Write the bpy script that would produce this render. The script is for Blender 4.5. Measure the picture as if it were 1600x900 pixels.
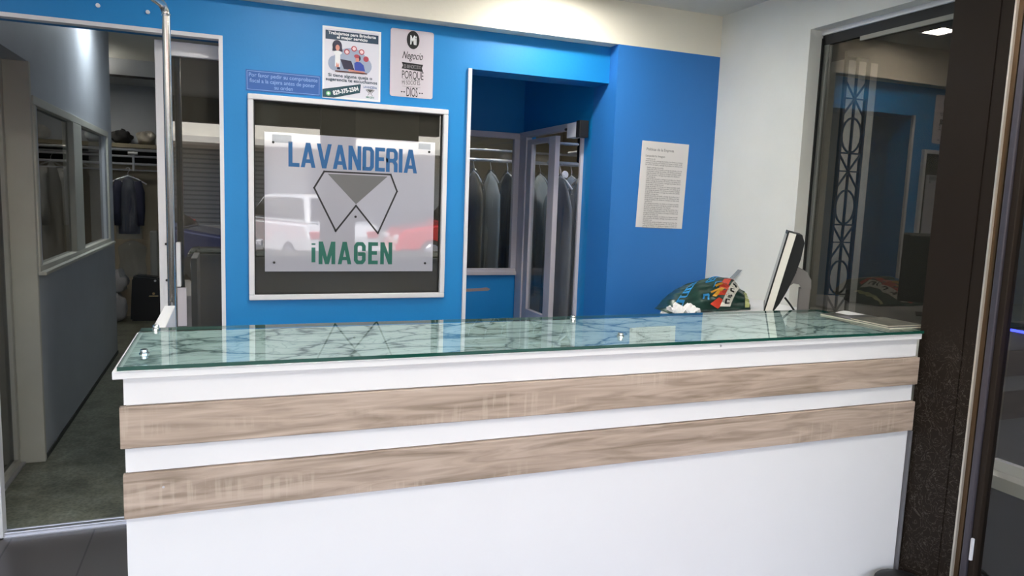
import bpy, bmesh, math, random
from mathutils import Vector, Matrix
random.seed(7)
C = bpy.context.scene.collection
for o in list(bpy.data.objects): bpy.data.objects.remove(o)
S = bpy.context.scene
R = math.radians

# ------------------------------------------------------------------ camera
cd = bpy.data.cameras.new('camera'); cam = bpy.data.objects.new('camera', cd); C.objects.link(cam)
cd.sensor_width = 36.0; cd.lens = 36.0*1125.25/1600; cd.clip_start = 0.02; cd.clip_end = 200
right = Vector((0.93073941, -0.36392248, 0.03584112)); fwd = Vector((0.36553132, 0.92304967, -0.11985888)); up = Vector((0.0105362, 0.12465844, 0.99214377))
cam.matrix_world = Matrix(((right.x, up.x, -fwd.x, 0), (right.y, up.y, -fwd.y, 0), (right.z, up.z, -fwd.z, 1.6), (0, 0, 0, 1)))
S.camera = cam
# ------------------------------------------------------------------ world, sun, exposure
w = bpy.data.worlds.new('world'); S.world = w; w.use_nodes = True
nt = w.node_tree; nt.nodes.clear()
wo = nt.nodes.new('ShaderNodeOutputWorld'); bg = nt.nodes.new('ShaderNodeBackground'); sk = nt.nodes.new('ShaderNodeTexSky')
sk.sky_type = 'NISHITA'; sk.sun_disc = False; sk.sun_elevation = R(62); sk.sun_rotation = R(200); sk.air_density = 1.0; sk.dust_density = 2.5
bg.inputs['Strength'].default_value = 0.36
nt.links.new(sk.outputs[0], bg.inputs[0]); nt.links.new(bg.outputs[0], wo.inputs[0])
sl = bpy.data.lights.new('sun', 'SUN'); sl.energy = 13.0; sl.angle = R(0.6); sl.color = (1, .95, .88)
so = bpy.data.objects.new('sun', sl); C.objects.link(so); so.rotation_euler = Vector((0.35, -0.60, -1.0)).to_track_quat('-Z', 'Y').to_euler()
so.location = (-3, 6, 12)
S.view_settings.view_transform = 'Standard'; S.view_settings.look = 'None'; S.view_settings.gamma = 1.0
S.view_settings.use_curve_mapping = False; S.view_settings.exposure = 1.38

# ------------------------------------------------------------------ materials
def rgb(r, g, b):
    f = lambda c: ((c/255)/12.92 if c/255 <= .04045 else ((c/255+.055)/1.055)**2.4)
    return (f(r), f(g), f(b), 1)
MATS = {}
def mat(name, col=(128,128,128), rough=.5, metal=0, spec=.5, noise=0, scale=6, bump=0, bscale=40, coat=0, emit=None, estr=0, detail=4):
    if name in MATS: return MATS[name]
    m = bpy.data.materials.new(name); m.use_nodes = True; n = m.node_tree.nodes; l = m.node_tree.links
    p = n['Principled BSDF']; c = rgb(*col)
    p.inputs['Base Color'].default_value = c; p.inputs['Roughness'].default_value = rough; p.inputs['Metallic'].default_value = metal
    p.inputs['Specular IOR Level'].default_value = spec; p.inputs['Coat Weight'].default_value = coat; p.inputs['Coat Roughness'].default_value = .03
    tc = n.new('ShaderNodeTexCoord')
    if noise:
        t = n.new('ShaderNodeTexNoise'); t.inputs['Scale'].default_value = scale; t.inputs['Detail'].default_value = detail
        r = n.new('ShaderNodeValToRGB'); a = 1-noise
        r.color_ramp.elements[0].position = .3; r.color_ramp.elements[1].position = .7
        r.color_ramp.elements[0].color = (c[0]*a, c[1]*a, c[2]*a, 1); r.color_ramp.elements[1].color = tuple(min(1, v*(1+noise*.6)) for v in c[:3])+(1,)
        l.new(tc.outputs['Object'], t.inputs['Vector']); l.new(t.outputs['Fac'], r.inputs[0]); l.new(r.outputs[0], p.inputs['Base Color'])
    if bump:
        t2 = n.new('ShaderNodeTexNoise'); t2.inputs['Scale'].default_value = bscale; t2.inputs['Detail'].default_value = 3
        b = n.new('ShaderNodeBump'); b.inputs['Strength'].default_value = bump; b.inputs['Distance'].default_value = .01
        l.new(tc.outputs['Object'], t2.inputs['Vector']); l.new(t2.outputs['Fac'], b.inputs['Height']); l.new(b.outputs[0], p.inputs['Normal'])
    if emit:
        p.inputs['Emission Color'].default_value = rgb(*emit); p.inputs['Emission Strength'].default_value = estr
    MATS[name] = m; return m
def glass(name, tint=(1,1,1), ior=1.5, rough=0.0, haze=0, hazecol=(40,38,34), refl=(1,1,1)):
    """thin pane: what lies behind shows through the tint, the rest mirrors by Fresnel"""
    if name in MATS: return MATS[name]
    m = bpy.data.materials.new(name); m.use_nodes = True; n = m.node_tree.nodes; l = m.node_tree.links; n.clear()
    out = n.new('ShaderNodeOutputMaterial'); mx = n.new('ShaderNodeMixShader'); fr = n.new('ShaderNodeFresnel'); tr = n.new('ShaderNodeBsdfTransparent'); gl = n.new('ShaderNodeBsdfGlossy')
    fr.inputs['IOR'].default_value = ior; tr.inputs['Color'].default_value = (*tint, 1); gl.inputs['Roughness'].default_value = rough; gl.inputs['Color'].default_value = (*refl, 1)
    src = tr
    if haze:
        df = n.new('ShaderNodeBsdfDiffuse'); df.inputs[0].default_value = rgb(*hazecol); m2 = n.new('ShaderNodeMixShader'); m2.inputs[0].default_value = haze
        l.new(tr.outputs[0], m2.inputs[1]); l.new(df.outputs[0], m2.inputs[2]); src = m2
    ge = n.new('ShaderNodeNewGeometry'); sb = n.new('ShaderNodeMath'); sb.operation = 'SUBTRACT'; sb.inputs[0].default_value = 1; l.new(ge.outputs['Backfacing'], sb.inputs[1])
    mu = n.new('ShaderNodeMath'); mu.operation = 'MULTIPLY'; l.new(fr.outputs[0], mu.inputs[0]); l.new(sb.outputs[0], mu.inputs[1])
    l.new(mu.outputs[0], mx.inputs[0]); l.new(src.outputs[0], mx.inputs[1]); l.new(gl.outputs[0], mx.inputs[2]); l.new(mx.outputs[0], out.inputs[0])
    MATS[name] = m; return m
def noderamp(n, pts):
    r = n.new('ShaderNodeValToRGB'); e = r.color_ramp.elements
    while len(e) > 1: e.remove(e[-1])
    e[0].position = pts[0][0]; e[0].color = rgb(*pts[0][1])
    for p, c in pts[1:]:
        k = e.new(p); k.color = rgb(*c)
    return r
def base(name, rough=.5):
    m = bpy.data.materials.new(name); m.use_nodes = True; MATS[name] = m
    n = m.node_tree.nodes; p = n['Principled BSDF']; p.inputs['Roughness'].default_value = rough
    tc = n.new('ShaderNodeTexCoord'); return m, n, m.node_tree.links, p, tc
def mapping(n, l, tc, sc, rot=(0,0,0)):
    mp = n.new('ShaderNodeMapping'); mp.inputs['Scale'].default_value = sc; mp.inputs['Rotation'].default_value = rot
    l.new(tc.outputs['Object'], mp.inputs['Vector']); return mp

blue = mat('blue_wall_paint', (8,132,202), .5, noise=.05, scale=1.3, bump=.05, bscale=60)
blue2 = mat('blue_column_paint', (44,120,196), .5, noise=.03, scale=1.5, bump=.05, bscale=60)
cream = mat('cream_wall_paint', (236,230,214), .75, noise=.03, scale=2.5, bump=.06, bscale=50)
rightpaint = mat('white_wall_paint', (224,224,218), .75, noise=.05, scale=2.2, bump=.08, bscale=30)
ceilm = mat('ceiling_paint', (206,206,200), .8, noise=.02)
greywall = mat('grey_corridor_paint', (172,176,182), .55, noise=.05, scale=3)
pillarm = mat('ivory_pillar_paint', (186,184,172), .6, noise=.06, scale=5)
brownwall = mat('beige_store_wall', (150,140,122), .8, noise=.05, scale=2)
white_al = mat('white_aluminium', (222,222,226), .35, noise=.02, scale=20)
grey_al = mat('pinkish_white_aluminium', (196,190,196), .35)
satin = mat('satin_aluminium', (200,200,205), .3, metal=.8)
chrome = mat('chrome', (225,225,225), .07, metal=1)
pipe_metal = mat('polished_pipe_steel', (236,232,222), .2, metal=.9)
lam = mat('white_laminate', (238,237,238), .3, noise=.015, scale=3, coat=.15)
black = mat('black_plastic', (16,16,17), .5, spec=.25, noise=.1, scale=30)
darkbrown = mat('dark_bronze_metal', (40,32,26), .5, spec=.2, noise=.08, scale=8)
rubber = mat('black_gasket', (12,12,13), .6)
paper = mat('white_paper', (232,230,228), .7)
whiteplastic = mat('glossy_white_plastic', (226,226,232), .25)
def m_marble():
    m, n, l, p, tc = base('white_marble_laminate', .25)
    mp = mapping(n, l, tc, (1.5, 2.4, 1.5), (0,0,.5))
    w1 = n.new('ShaderNodeTexNoise'); w1.inputs['Scale'].default_value = 2.4; w1.inputs['Detail'].default_value = 5
    l.new(mp.outputs[0], w1.inputs['Vector'])
    ad = n.new('ShaderNodeVectorMath'); ad.operation = 'MULTIPLY_ADD'; ad.inputs[1].default_value = (.55,.55,.55)
    l.new(w1.outputs['Color'], ad.inputs[0]); l.new(mp.outputs[0], ad.inputs[2])
    v = n.new('ShaderNodeTexVoronoi'); v.feature = 'DISTANCE_TO_EDGE'; v.inputs['Scale'].default_value = 2.6; l.new(ad.outputs[0], v.inputs['Vector'])
    r = noderamp(n, [(0, (110,120,122)), (.012, (140,150,150)), (.045, (222,226,226)), (.14, (240,242,242))]); l.new(v.outputs['Distance'], r.inputs[0])
    v2 = n.new('ShaderNodeTexVoronoi'); v2.feature = 'DISTANCE_TO_EDGE'; v2.inputs['Scale'].default_value = 6.5; l.new(ad.outputs[0], v2.inputs['Vector'])
    r2 = noderamp(n, [(0, (180,186,188)), (.03, (235,238,238)), (.1, (255,255,255))]); l.new(v2.outputs['Distance'], r2.inputs[0])
    mx = n.new('ShaderNodeMixRGB'); mx.blend_type = 'MULTIPLY'; mx.inputs[0].default_value = .75
    l.new(r.outputs[0], mx.inputs[1]); l.new(r2.outputs[0], mx.inputs[2]); l.new(mx.outputs[0], p.inputs['Base Color']); return m
marble = m_marble()
def m_oak():
    m, n, l, p, tc = base('sonoma_oak_laminate', .45)
    mp = mapping(n, l, tc, (1.1, 9, 13))
    t = n.new('ShaderNodeTexNoise'); t.inputs['Scale'].default_value = 3.2; t.inputs['Detail'].default_value = 7; t.inputs['Distortion'].default_value = 1.1; l.new(mp.outputs[0], t.inputs['Vector'])
    r = noderamp(n, [(.28, (142,125,108)), (.45, (172,153,137)), (.58, (187,168,152)), (.75, (201,183,167))]); l.new(t.outputs['Fac'], r.inputs[0])
    # pale saw marks across the grain, in patches
    mb = mapping(n, l, tc, (45, 1, 3)); tb = n.new('ShaderNodeTexNoise'); tb.inputs['Scale'].default_value = 2; l.new(mb.outputs[0], tb.inputs['Vector'])
    mc = mapping(n, l, tc, (1.3, 1, 5)); tcn = n.new('ShaderNodeTexNoise'); tcn.inputs['Scale'].default_value = 1.6; tcn.inputs['Detail'].default_value = 1; l.new(mc.outputs[0], tcn.inputs['Vector'])
    ra = noderamp(n, [(.52, (0,0,0)), (.62, (255,255,255))]); l.new(tb.outputs['Fac'], ra.inputs[0])
    rb = noderamp(n, [(.54, (0,0,0)), (.62, (255,255,255))]); l.new(tcn.outputs['Fac'], rb.inputs[0])
    mu = n.new('ShaderNodeMath'); mu.operation = 'MULTIPLY'; l.new(ra.outputs[0], mu.inputs[0]); l.new(rb.outputs[0], mu.inputs[1])
    mu2 = n.new('ShaderNodeMath'); mu2.operation = 'MULTIPLY'; mu2.inputs[1].default_value = .28; l.new(mu.outputs[0], mu2.inputs[0])
    mx = n.new('ShaderNodeMixRGB'); mx.inputs[2].default_value = rgb(212,198,180); l.new(mu2.outputs[0], mx.inputs[0]); l.new(r.outputs[0], mx.inputs[1])
    l.new(mx.outputs[0], p.inputs['Base Color']); return m
oak = m_oak()
def m_tiles():
    m, n, l, p, tc = base('dark_grey_floor_tiles', .35)
    mp = mapping(n, l, tc, (1,1,1)); mp.inputs['Location'].default_value = (.60, -.12, 0)
    b = n.new('ShaderNodeTexBrick'); b.offset = 0; b.inputs['Scale'].default_value = 1; b.inputs['Brick Width'].default_value = .33; b.inputs['Row Height'].default_value = .6
    b.inputs['Mortar Size'].default_value = .004; b.inputs['Color1'].default_value = rgb(66,61,60); b.inputs['Color2'].default_value = rgb(72,67,66); b.inputs['Mortar'].default_value = rgb(28,26,26)
    l.new(mp.outputs[0], b.inputs['Vector']); l.new(b.outputs[0], p.inputs['Base Color']); return m
tiles = m_tiles()
def m_terrazzo():
    m, n, l, p, tc = base('worn_terrazzo', .35)
    v = n.new('ShaderNodeTexVoronoi'); v.inputs['Scale'].default_value = 60; l.new(tc.outputs['Object'], v.inputs['Vector'])
    r = noderamp(n, [(.0, (96,98,88)), (.5, (128,130,118)), (1, (150,150,136))]); l.new(v.outputs['Distance'], r.inputs[0])
    t = n.new('ShaderNodeTexNoise'); t.inputs['Scale'].default_value = 5; t.inputs['Detail'].default_value = 8; t.inputs['Roughness'].default_value = .7; l.new(tc.outputs['Object'], t.inputs['Vector'])
    r2 = noderamp(n, [(.32, (120,118,108)), (.5, (215,215,205)), (.7, (255,255,255))]); l.new(t.outputs['Fac'], r2.inputs[0])
    mx = n.new('ShaderNodeMixRGB'); mx.blend_type = 'MULTIPLY'; mx.inputs[0].default_value = .9; l.new(r.outputs[0], mx.inputs[1]); l.new(r2.outputs[0], mx.inputs[2]); l.new(mx.outputs[0], p.inputs['Base Color']); return m
terrazzo = m_terrazzo()
def m_granite():
    m, n, l, p, tc = base('scratched_bronze_panel', .5); p.inputs['Specular IOR Level'].default_value = .12
    # bare bronze with worn hair-line scuffs low down, where hands and bags rub
    t = n.new('ShaderNodeTexNoise'); t.inputs['Scale'].default_value = 17; t.inputs['Detail'].default_value = 5; t.inputs['Distortion'].default_value = 3.2
    l.new(tc.outputs['Object'], t.inputs['Vector'])
    a = n.new('ShaderNodeMath'); a.operation = 'SUBTRACT'; a.inputs[1].default_value = .5; l.new(t.outputs['Fac'], a.inputs[0])
    b = n.new('ShaderNodeMath'); b.operation = 'ABSOLUTE'; l.new(a.outputs[0], b.inputs[0])
    r = noderamp(n, [(0, (92,88,80)), (.006, (46,44,40)), (.022, (0,0,0))]); l.new(b.outputs[0], r.inputs[0])
    sx = n.new('ShaderNodeSeparateXYZ'); l.new(tc.outputs['Object'], sx.inputs[0])
    mr = n.new('ShaderNodeMapRange'); mr.inputs['From Min'].default_value = 1.25; mr.inputs['From Max'].default_value = .95; l.new(sx.outputs['Z'], mr.inputs['Value'])
    k = n.new('ShaderNodeMixRGB'); k.blend_type = 'ADD'; l.new(mr.outputs[0], k.inputs[0]); k.inputs[1].default_value = rgb(38,31,26); l.new(r.outputs[0], k.inputs[2])
    l.new(k.outputs[0], p.inputs['Base Color']); return m
granite = m_granite()
gl_thin = glass('clear_glass', (.86,.88,.87))
gl_dark = glass('tinted_glass', (.42,.42,.40), haze=.06, hazecol=(110,110,104))
gl_right = glass('reflective_grey_glass', (.52,.52,.50), ior=1.75, haze=.15, hazecol=(84,84,79), refl=(.90,.82,.72))
gl_corr = glass('grey_corridor_glass', (.60,.60,.59))
gl_black = glass('near_black_glass', (.16,.17,.20))
gl_shop = glass('shop_front_glass', (.80,.80,.78), ior=1.5, haze=.03, hazecol=(90,90,90))
gl_film = glass('smoked_window_glass', (.10,.10,.09), ior=1.75, haze=.5, hazecol=(78,76,68))
gl_counter = glass('green_counter_glass', (.70,.82,.80), ior=1.5)
gl_edge = mat('green_glass_edge', (22,74,62), .12, coat=.5)
plastic_film = glass('clear_plastic_film', (.82,.84,.86), ior=1.45, rough=.12, haze=.05, hazecol=(210,215,220))

# ------------------------------------------------------------------ mesh helpers
def tag(o, label=None, cat=None, group=None, kind=None):
    if label: o['label'] = label
    if cat: o['category'] = cat
    if group: o['group'] = group
    if kind: o['kind'] = kind
    return o
def root(name, loc, label, cat, group=None, rz=0):
    o = bpy.data.objects.new(name, None); C.objects.link(o); o.location = loc; o.rotation_euler = (0,0,rz); o.empty_display_size = .05
    return tag(o, label, cat, group)
def wmat(p):
    m = Matrix.Identity(4)
    while p is not None:
        m = Matrix.Translation(p.location) @ p.rotation_euler.to_matrix().to_4x4() @ m; p = p.parent
    return m
def obj(name, bm, m, parent=None, smooth=False, local=False):
    """links bm (world coordinates unless local) as one mesh object, origin at its parent or, top-level, at the middle of its base"""
    if parent is not None and not local: bmesh.ops.transform(bm, matrix=wmat(parent).inverted(), verts=bm.verts)
    me = bpy.data.meshes.new(name); loc = Vector((0,0,0))
    if parent is None and not local and bm.verts:
        xs = [v.co for v in bm.verts]; lo = Vector([min(c[i] for c in xs) for i in range(3)]); hi = Vector([max(c[i] for c in xs) for i in range(3)])
        me['base'] = 1
    bm.normal_update(); bm.to_mesh(me); bm.free()
    for k in (m if isinstance(m, (list, tuple)) else [m]): me.materials.append(k)
    if smooth:
        for f in me.polygons: f.use_smooth = True
    o = bpy.data.objects.new(name, me); C.objects.link(o); o.parent = parent; return o
def box(bm, x0, x1, y0, y1, z0, z1, bev=0, mi=0):
    vs = [bm.verts.new((x, y, z)) for x in (x0, x1) for y in (y0, y1) for z in (z0, z1)]
    fs = [bm.faces.new([vs[i] for i in q]) for q in ((0,1,3,2),(4,6,7,5),(0,4,5,1),(2,3,7,6),(0,2,6,4),(1,5,7,3))]
    for f in fs: f.material_index = mi
    if bev:
        es = list({e for f in fs for e in f.edges}); r = bmesh.ops.bevel(bm, geom=es, offset=bev, segments=2, affect='EDGES', profile=.5)
        for f in r['faces']: f.material_index = mi
    return fs
def B(*a, **k): bm = bmesh.new(); box(bm, *a, **k); return bm
def tube(bm, pts, r, seg=12, caps=True):
    """r: radius or list of radii"""
    pts = [Vector(p) for p in pts]; rings = []; n = len(pts); t0 = None; nrm = None
    for i, p in enumerate(pts):
        t = (pts[min(i+1, n-1)]-pts[max(i-1, 0)]).normalized()
        if nrm is None: nrm = t.orthogonal().normalized()
        else: nrm = (nrm - t*nrm.dot(t)).normalized()
        b = t.cross(nrm); rr = r[i] if isinstance(r, (list, tuple)) else r
        rings.append([bm.verts.new(p+(nrm*math.cos(a)+b*math.sin(a))*rr) for a in [2*math.pi*k/seg for k in range(seg)]])
    for i in range(n-1):
        for k in range(seg): bm.faces.new((rings[i][k], rings[i][(k+1)%seg], rings[i+1][(k+1)%seg], rings[i+1][k]))
    if caps: bm.faces.new(rings[0][::-1]); bm.faces.new(rings[-1])
    return bm
def T(*a, **k): bm = bmesh.new(); return tube(bm, *a, **k)
def lathe(bm, prof, c, seg=20, axis='Z'):
    rings = []
    for r, h in prof:
        ring = []
        for k in range(seg):
            a = 2*math.pi*k/seg; u, v = r*math.cos(a), r*math.sin(a)
            co = {'Z': (u, v, h), 'Y': (u, h, v), 'X': (h, u, v)}[axis]
            ring.append(bm.verts.new(Vector(c)+Vector(co)))
        rings.append(ring)
    for i in range(len(rings)-1):
        for k in range(seg): bm.faces.new((rings[i][k], rings[i][(k+1)%seg], rings[i+1][(k+1)%seg], rings[i+1][k]))
    bm.faces.new(rings[0][::-1]); bm.faces.new(rings[-1]); bmesh.ops.recalc_face_normals(bm, faces=bm.faces); return bm
def prism(bm, pts, d0, d1, axis='Y', mi=0):
    """closed outline pts (u,v) extruded between d0 and d1 along axis; Y: (x,z), X: (y,z), Z: (x,y)"""
    f = {'Y': lambda u, v, d: (u, d, v), 'X': lambda u, v, d: (d, u, v), 'Z': lambda u, v, d: (u, v, d)}[axis]
    a = [bm.verts.new(f(u, v, d0)) for u, v in pts]; b = [bm.verts.new(f(u, v, d1)) for u, v in pts]; n = len(pts)
    fs = [bm.faces.new(a), bm.faces.new(b[::-1])]+[bm.faces.new((a[i], a[(i+1)%n], b[(i+1)%n], b[i])) for i in range(n)]
    bmesh.ops.recalc_face_normals(bm, faces=fs)
    for q in fs: q.material_index = mi
    return bm
def P(*a, **k): bm = bmesh.new(); return prism(bm, *a, **k)
def frame_y(bm, x0, x1, z0, z1, wd, y0, y1, bev=.0):
    box(bm, x0, x1, y0, y1, z1-wd, z1, bev); box(bm, x0, x1, y0, y1, z0, z0+wd, bev); box(bm, x0, x0+wd, y0, y1, z0+wd, z1-wd, bev); box(bm, x1-wd, x1, y0, y1, z0+wd, z1-wd, bev)
def frame_x(bm, y0, y1, z0, z1, wd, x0, x1, bev=.0):
    box(bm, x0, x1, y0, y1, z1-wd, z1, bev); box(bm, x0, x1, y0, y1, z0, z0+wd, bev); box(bm, x0, x1, y0, y0+wd, z0+wd, z1-wd, bev); box(bm, x0, x1, y1-wd, y1, z0+wd, z1-wd, bev)
def struct(name, bm, m, parent=None): o = obj(name, bm, m, parent); return tag(o, kind='structure') if parent is None else o
def sroot(name, loc): o = bpy.data.objects.new(name, None); C.objects.link(o); o.location = loc; o['kind'] = 'structure'; return o
def text_bm(s, h, cx, cz, y, xs=1.0, bold=0.0, align='CENTER', rot=0, width=None):
    cu = bpy.data.curves.new('lettering', 'FONT'); cu.body = s; cu.size = 1; cu.align_x = align; cu.align_y = 'CENTER'; cu.offset = bold; cu.resolution_u = 3
    o = bpy.data.objects.new('lettering', cu); C.objects.link(o); bpy.context.view_layer.update()
    me = bpy.data.meshes.new_from_object(o.evaluated_get(bpy.context.evaluated_depsgraph_get()))
    bm = bmesh.new(); bm.from_mesh(me); bpy.data.objects.remove(o); bpy.data.curves.remove(cu); bpy.data.meshes.remove(me)
    if not bm.verts: return bm
    xa = [v.co.x for v in bm.verts]
    if width: xs = width/((max(xa)-min(xa))*h)
    c, sn = math.cos(rot), math.sin(rot)
    for v in bm.verts:
        a, b = v.co.x*h*xs, v.co.y*h; v.co = Vector((cx+a*c-b*sn, y, cz+a*sn+b*c))
    return bm
def merge(bms):
    out = bmesh.new()
    for b in bms:
        me = bpy.data.meshes.new('t'); b.to_mesh(me); b.free(); out.from_mesh(me); bpy.data.meshes.remove(me)
    return out
JIT = [0]
def jit(): JIT[0] = (JIT[0]+1) % 12; return JIT[0]*2.5e-5
def disc_bm(cx, cz, y, r, rz=None, seg=20, bm=None):
    bm = bm or bmesh.new(); rz = rz or r; y -= jit()
    bm.faces.new([bm.verts.new((cx+r*math.cos(2*math.pi*k/seg), y, cz+rz*math.sin(2*math.pi*k/seg))) for k in range(seg)]); return bm
def poly_bm(pts, y, bm=None):
    bm = bm or bmesh.new(); y -= jit(); bm.faces.new([bm.verts.new((x, y, z)) for x, z in pts]); return bm

# ================================================================== THE SETTING
CZ = 2.713
struct('floor', B(-4.2, 2.40, -2.2, 3.70, -.08, 0), tiles)
struct('floor.001', B(-4.2, 3.9, 3.70, 10.1, -.08, .0), terrazzo)
struct('ceiling', B(-4.2, 2.90, -2.2, 3.63, CZ, CZ+.12), ceilm)
# blue back wall: sliding-door opening x -1.00..-.018, alcove opening x 1.193..2.02
bm = bmesh.new()
box(bm, -4.2, -1.00, 3.72, 3.90, 0, 2.482); box(bm, -1.00, -.018, 3.72, 3.90, 2.31, 2.482)
box(bm, -.018, .097, 3.72, 3.90, 0, 2.482); box(bm, .097, 1.068, 3.72, 3.90, 0, 1.077); box(bm, .097, 1.068, 3.72, 3.90, 2.055, 2.482)
box(bm, 1.068, 1.193, 3.72, 3.90, 0, 2.482); box(bm, 1.193, 2.02, 3.72, 3.90, 2.282, 2.482)
struct('wall_back', bm, blue)
struct('wall_column', B(2.02, 2.70, 3.63, 3.90, 0, 2.482), blue2)
struct('wall_header', B(-4.2, 2.70, 3.63, 3.90, 2.482, CZ), cream)
# right wall with window opening y 2.10..2.919, z 1.04..2.498
bm = bmesh.new()
box(bm, 2.70, 2.82, 2.919, 3.90, 0, CZ); box(bm, 2.70, 2.82, 2.10, 2.919, 2.498, CZ); box(bm, 2.70, 2.82, 2.10, 2.919, 0, 1.04)
struct('wall_right', bm, rightpaint)
struct('wall_left', B(-4.2, -4.08, -2.2, 3.72, 0, CZ), rightpaint)
# corridor and the rooms behind
struct('wall_corridor', merge([B(-1.13, -1.01, 4.73, 4.90, 0, 3.0), B(-1.13, -1.01, 4.90, 7.30, 0, 1.105), B(-1.13, -1.01, 4.90, 7.30, 2.06, 3.0), B(-1.13, -1.01, 7.30, 7.75, 0, 3.0), B(-1.13, -1.01, 3.90, 4.73, 2.26, 3.0)]), greywall)
struct('trim_1', B(-1.128, -1.003, 4.722, 4.76, 0, 2.26, bev=.004), pillarm)
struct('wall_store', merge([B(-4.2, 0.4, 10.0, 10.1, 0, 2.06)]), brownwall)
struct('wall_store_upper', B(-4.2, .4, 10.0, 10.1, 2.06, 2.82), greywall)
struct('ceiling.001', B(-4.2, .4, 3.90, 10.1, 3.0, 3.1), ceilm)
struct('trim_2', B(-4.2, .4, 9.2, 10.0, 2.82, 3.0), greywall)
struct('trim_3', B(-4.2, .4, 9.19, 9.20, 2.80, 2.825), rubber)
struct('wall_corridor_right', B(.02, .12, 3.90, 10.0, 0, 3.0), greywall)
struct('wall_far_left', B(-4.2, -4.1, 3.9, 10.0, 0, 3.0), greywall)
# alcove
struct('wall_alcove_left', B(1.05, 1.15, 3.90, 4.98, 0, 2.7), blue)
bm = bmesh.new(); box(bm, 1.05, 1.30, 4.98, 5.08, 0, 2.7); box(bm, 1.30, 1.98, 4.98, 5.08, 0, 1.06); box(bm, 1.30, 1.98, 4.98, 5.08, 2.09, 2.7); box(bm, 1.98, 2.12, 4.98, 5.08, 0, 2.7)
struct('wall_alcove_back', bm, blue)
bm = bmesh.new(); box(bm, 2.02, 2.12, 3.90, 4.00, 0, 2.7); box(bm, 2.02, 2.12, 4.00, 4.98, 2.085, 2.7)
struct('wall_alcove_right', bm, blue)
struct('ceiling.002', B(.5, 3.9, 3.90, 8.2, 2.7, 2.8), ceilm)
struct('wall_storage_back', B(.5, 3.9, 8.1, 8.2, 0, 2.7), brownwall)
struct('wall_storage_side', B(3.8, 3.9, 3.9, 8.1, 0, 2.7), brownwall)
struct('wall_storage_left', B(.5, .6, 3.9, 8.1, 0, 2.7), brownwall)

struct('roof_light_block', B(-4.4, 4.9, -2.4, 10.3, 3.12, 3.3), ceilm)  # unseen roof slab added to keep sun and sky out of the rooms
struct('light_leak_block', B(-4.2, 3.9, 3.64, 3.90, CZ+.12, 3.12), cream)  # unseen filler added above the ceiling to close a light leak
# white trim round the sliding-door opening
bm = bmesh.new(); box(bm, -1.02, -.016, 3.708, 3.76, 2.293, 2.311); box(bm, -.034, -.016, 3.708, 3.76, 0, 2.293); box(bm, -1.02, -.962, 3.700, 3.76, 0, 2.293)
struct('trim_4', bm, white_al)
struct('trim_5', B(1.180, 1.199, 3.705, 3.725, 0, 2.283), white_al)
bm = bmesh.new(); box(bm, -1.0, -.03, 3.715, 3.735, 0, .022, .003); box(bm, -1.0, -.03, 3.75, 3.765, 0, .022, .003); box(bm, -1.0, -.03, 3.70, 3.78, 0, .006)
struct('trim_6', bm, satin)
struct('baseboard_corridor', B(-1.012, -1.004, 4.76, 7.75, 0, .03), mat('dark_skirting', (60,60,58), .6))

# door_1: white sliding glass door, slid open behind its jamb
d = sroot('door_1', (-.15, 3.86, 0))
st = bmesh.new(); box(st, -.312, -.270, 3.83, 3.87, .01, 2.285, .003); box(st, -.262, -.03, 3.83, 3.87, 2.22, 2.285, .003); box(st, -.262, -.03, 3.83, 3.87, .01, .10, .003)
obj('door_frame', st, white_al, d)
st = bmesh.new(); box(st, -.270, -.246, 3.845, 3.868, .10, 2.22, .002)
obj('glazing_bead', st, satin, d)
obj('glass_pane', B(-.244, -.03, 3.852, 3.858, .10, 2.22), gl_film, d)
obj('door_handle', B(-.236, -.216, 3.80, 3.845, 1.13, 1.345, bev=.004), white_al, d)
obj('lock_plate', B(-.236, -.196, 3.845, 3.852, .93, 1.12), grey_al, d)
for z in (1.335, 1.16):
    bm = bmesh.new(); lathe(bm, [(.006, -.006), (.006, 0)], (-.280, 3.83, z), 10, 'Y'); obj('screw', bm, rubber, d)

# door_3: dark glazed sliding door in the corridor's left side
d = sroot('door_3', (-1.12, 4.3, 0))
st = bmesh.new(); frame_x(st, 3.92, 4.70, .0, 2.26, .045, -1.16, -1.12, .003); obj('door_frame', st, pillarm, d)
obj('glass_pane', B(-1.145, -1.140, 3.965, 4.655, .045, 2.215), gl_black, d)
obj('floor_track', B(-1.118, -1.10, 3.92, 4.72, 0, .012), satin, d)

# window_1: aluminium window in the blue wall carrying the shop sign
d = sroot('window_1', (.58, 3.72, 1.07))
bm = bmesh.new(); frame_y(bm, .090, 1.074, 1.073, 2.060, .026, 3.695, 3.76, .004); obj('window_frame', bm, white_al, d)
bm = bmesh.new(); frame_y(bm, .114, 1.050, 1.097, 2.036, .008, 3.715, 3.735); obj('gasket', bm, rubber, d)
obj('glass_pane', B(.118, 1.046, 3.724, 3.728, 1.10, 2.032), gl_film, d)
# window_2 and _3: corridor windows
d = sroot('window_2', (-1.06, 6.1, 1.1))
bm = bmesh.new(); frame_x(bm, 4.76, 7.45, 1.085, 2.085, .05, -1.045, -.995, .004); box(bm, -1.045, -.995, 5.86, 6.16, 1.135, 2.035, .004); obj('window_frame', bm, pillarm, d)
obj('glass_pane', B(-1.034, -1.030, 4.81, 5.86, 1.135, 2.035), gl_corr, d); obj('glass_pane', B(-1.034, -1.030, 6.16, 7.40, 1.135, 2.035), gl_corr, d)
obj('window_sill', B(-1.045, -.965, 4.75, 7.48, 1.085, 1.105, bev=.003), pillarm, d)
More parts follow.
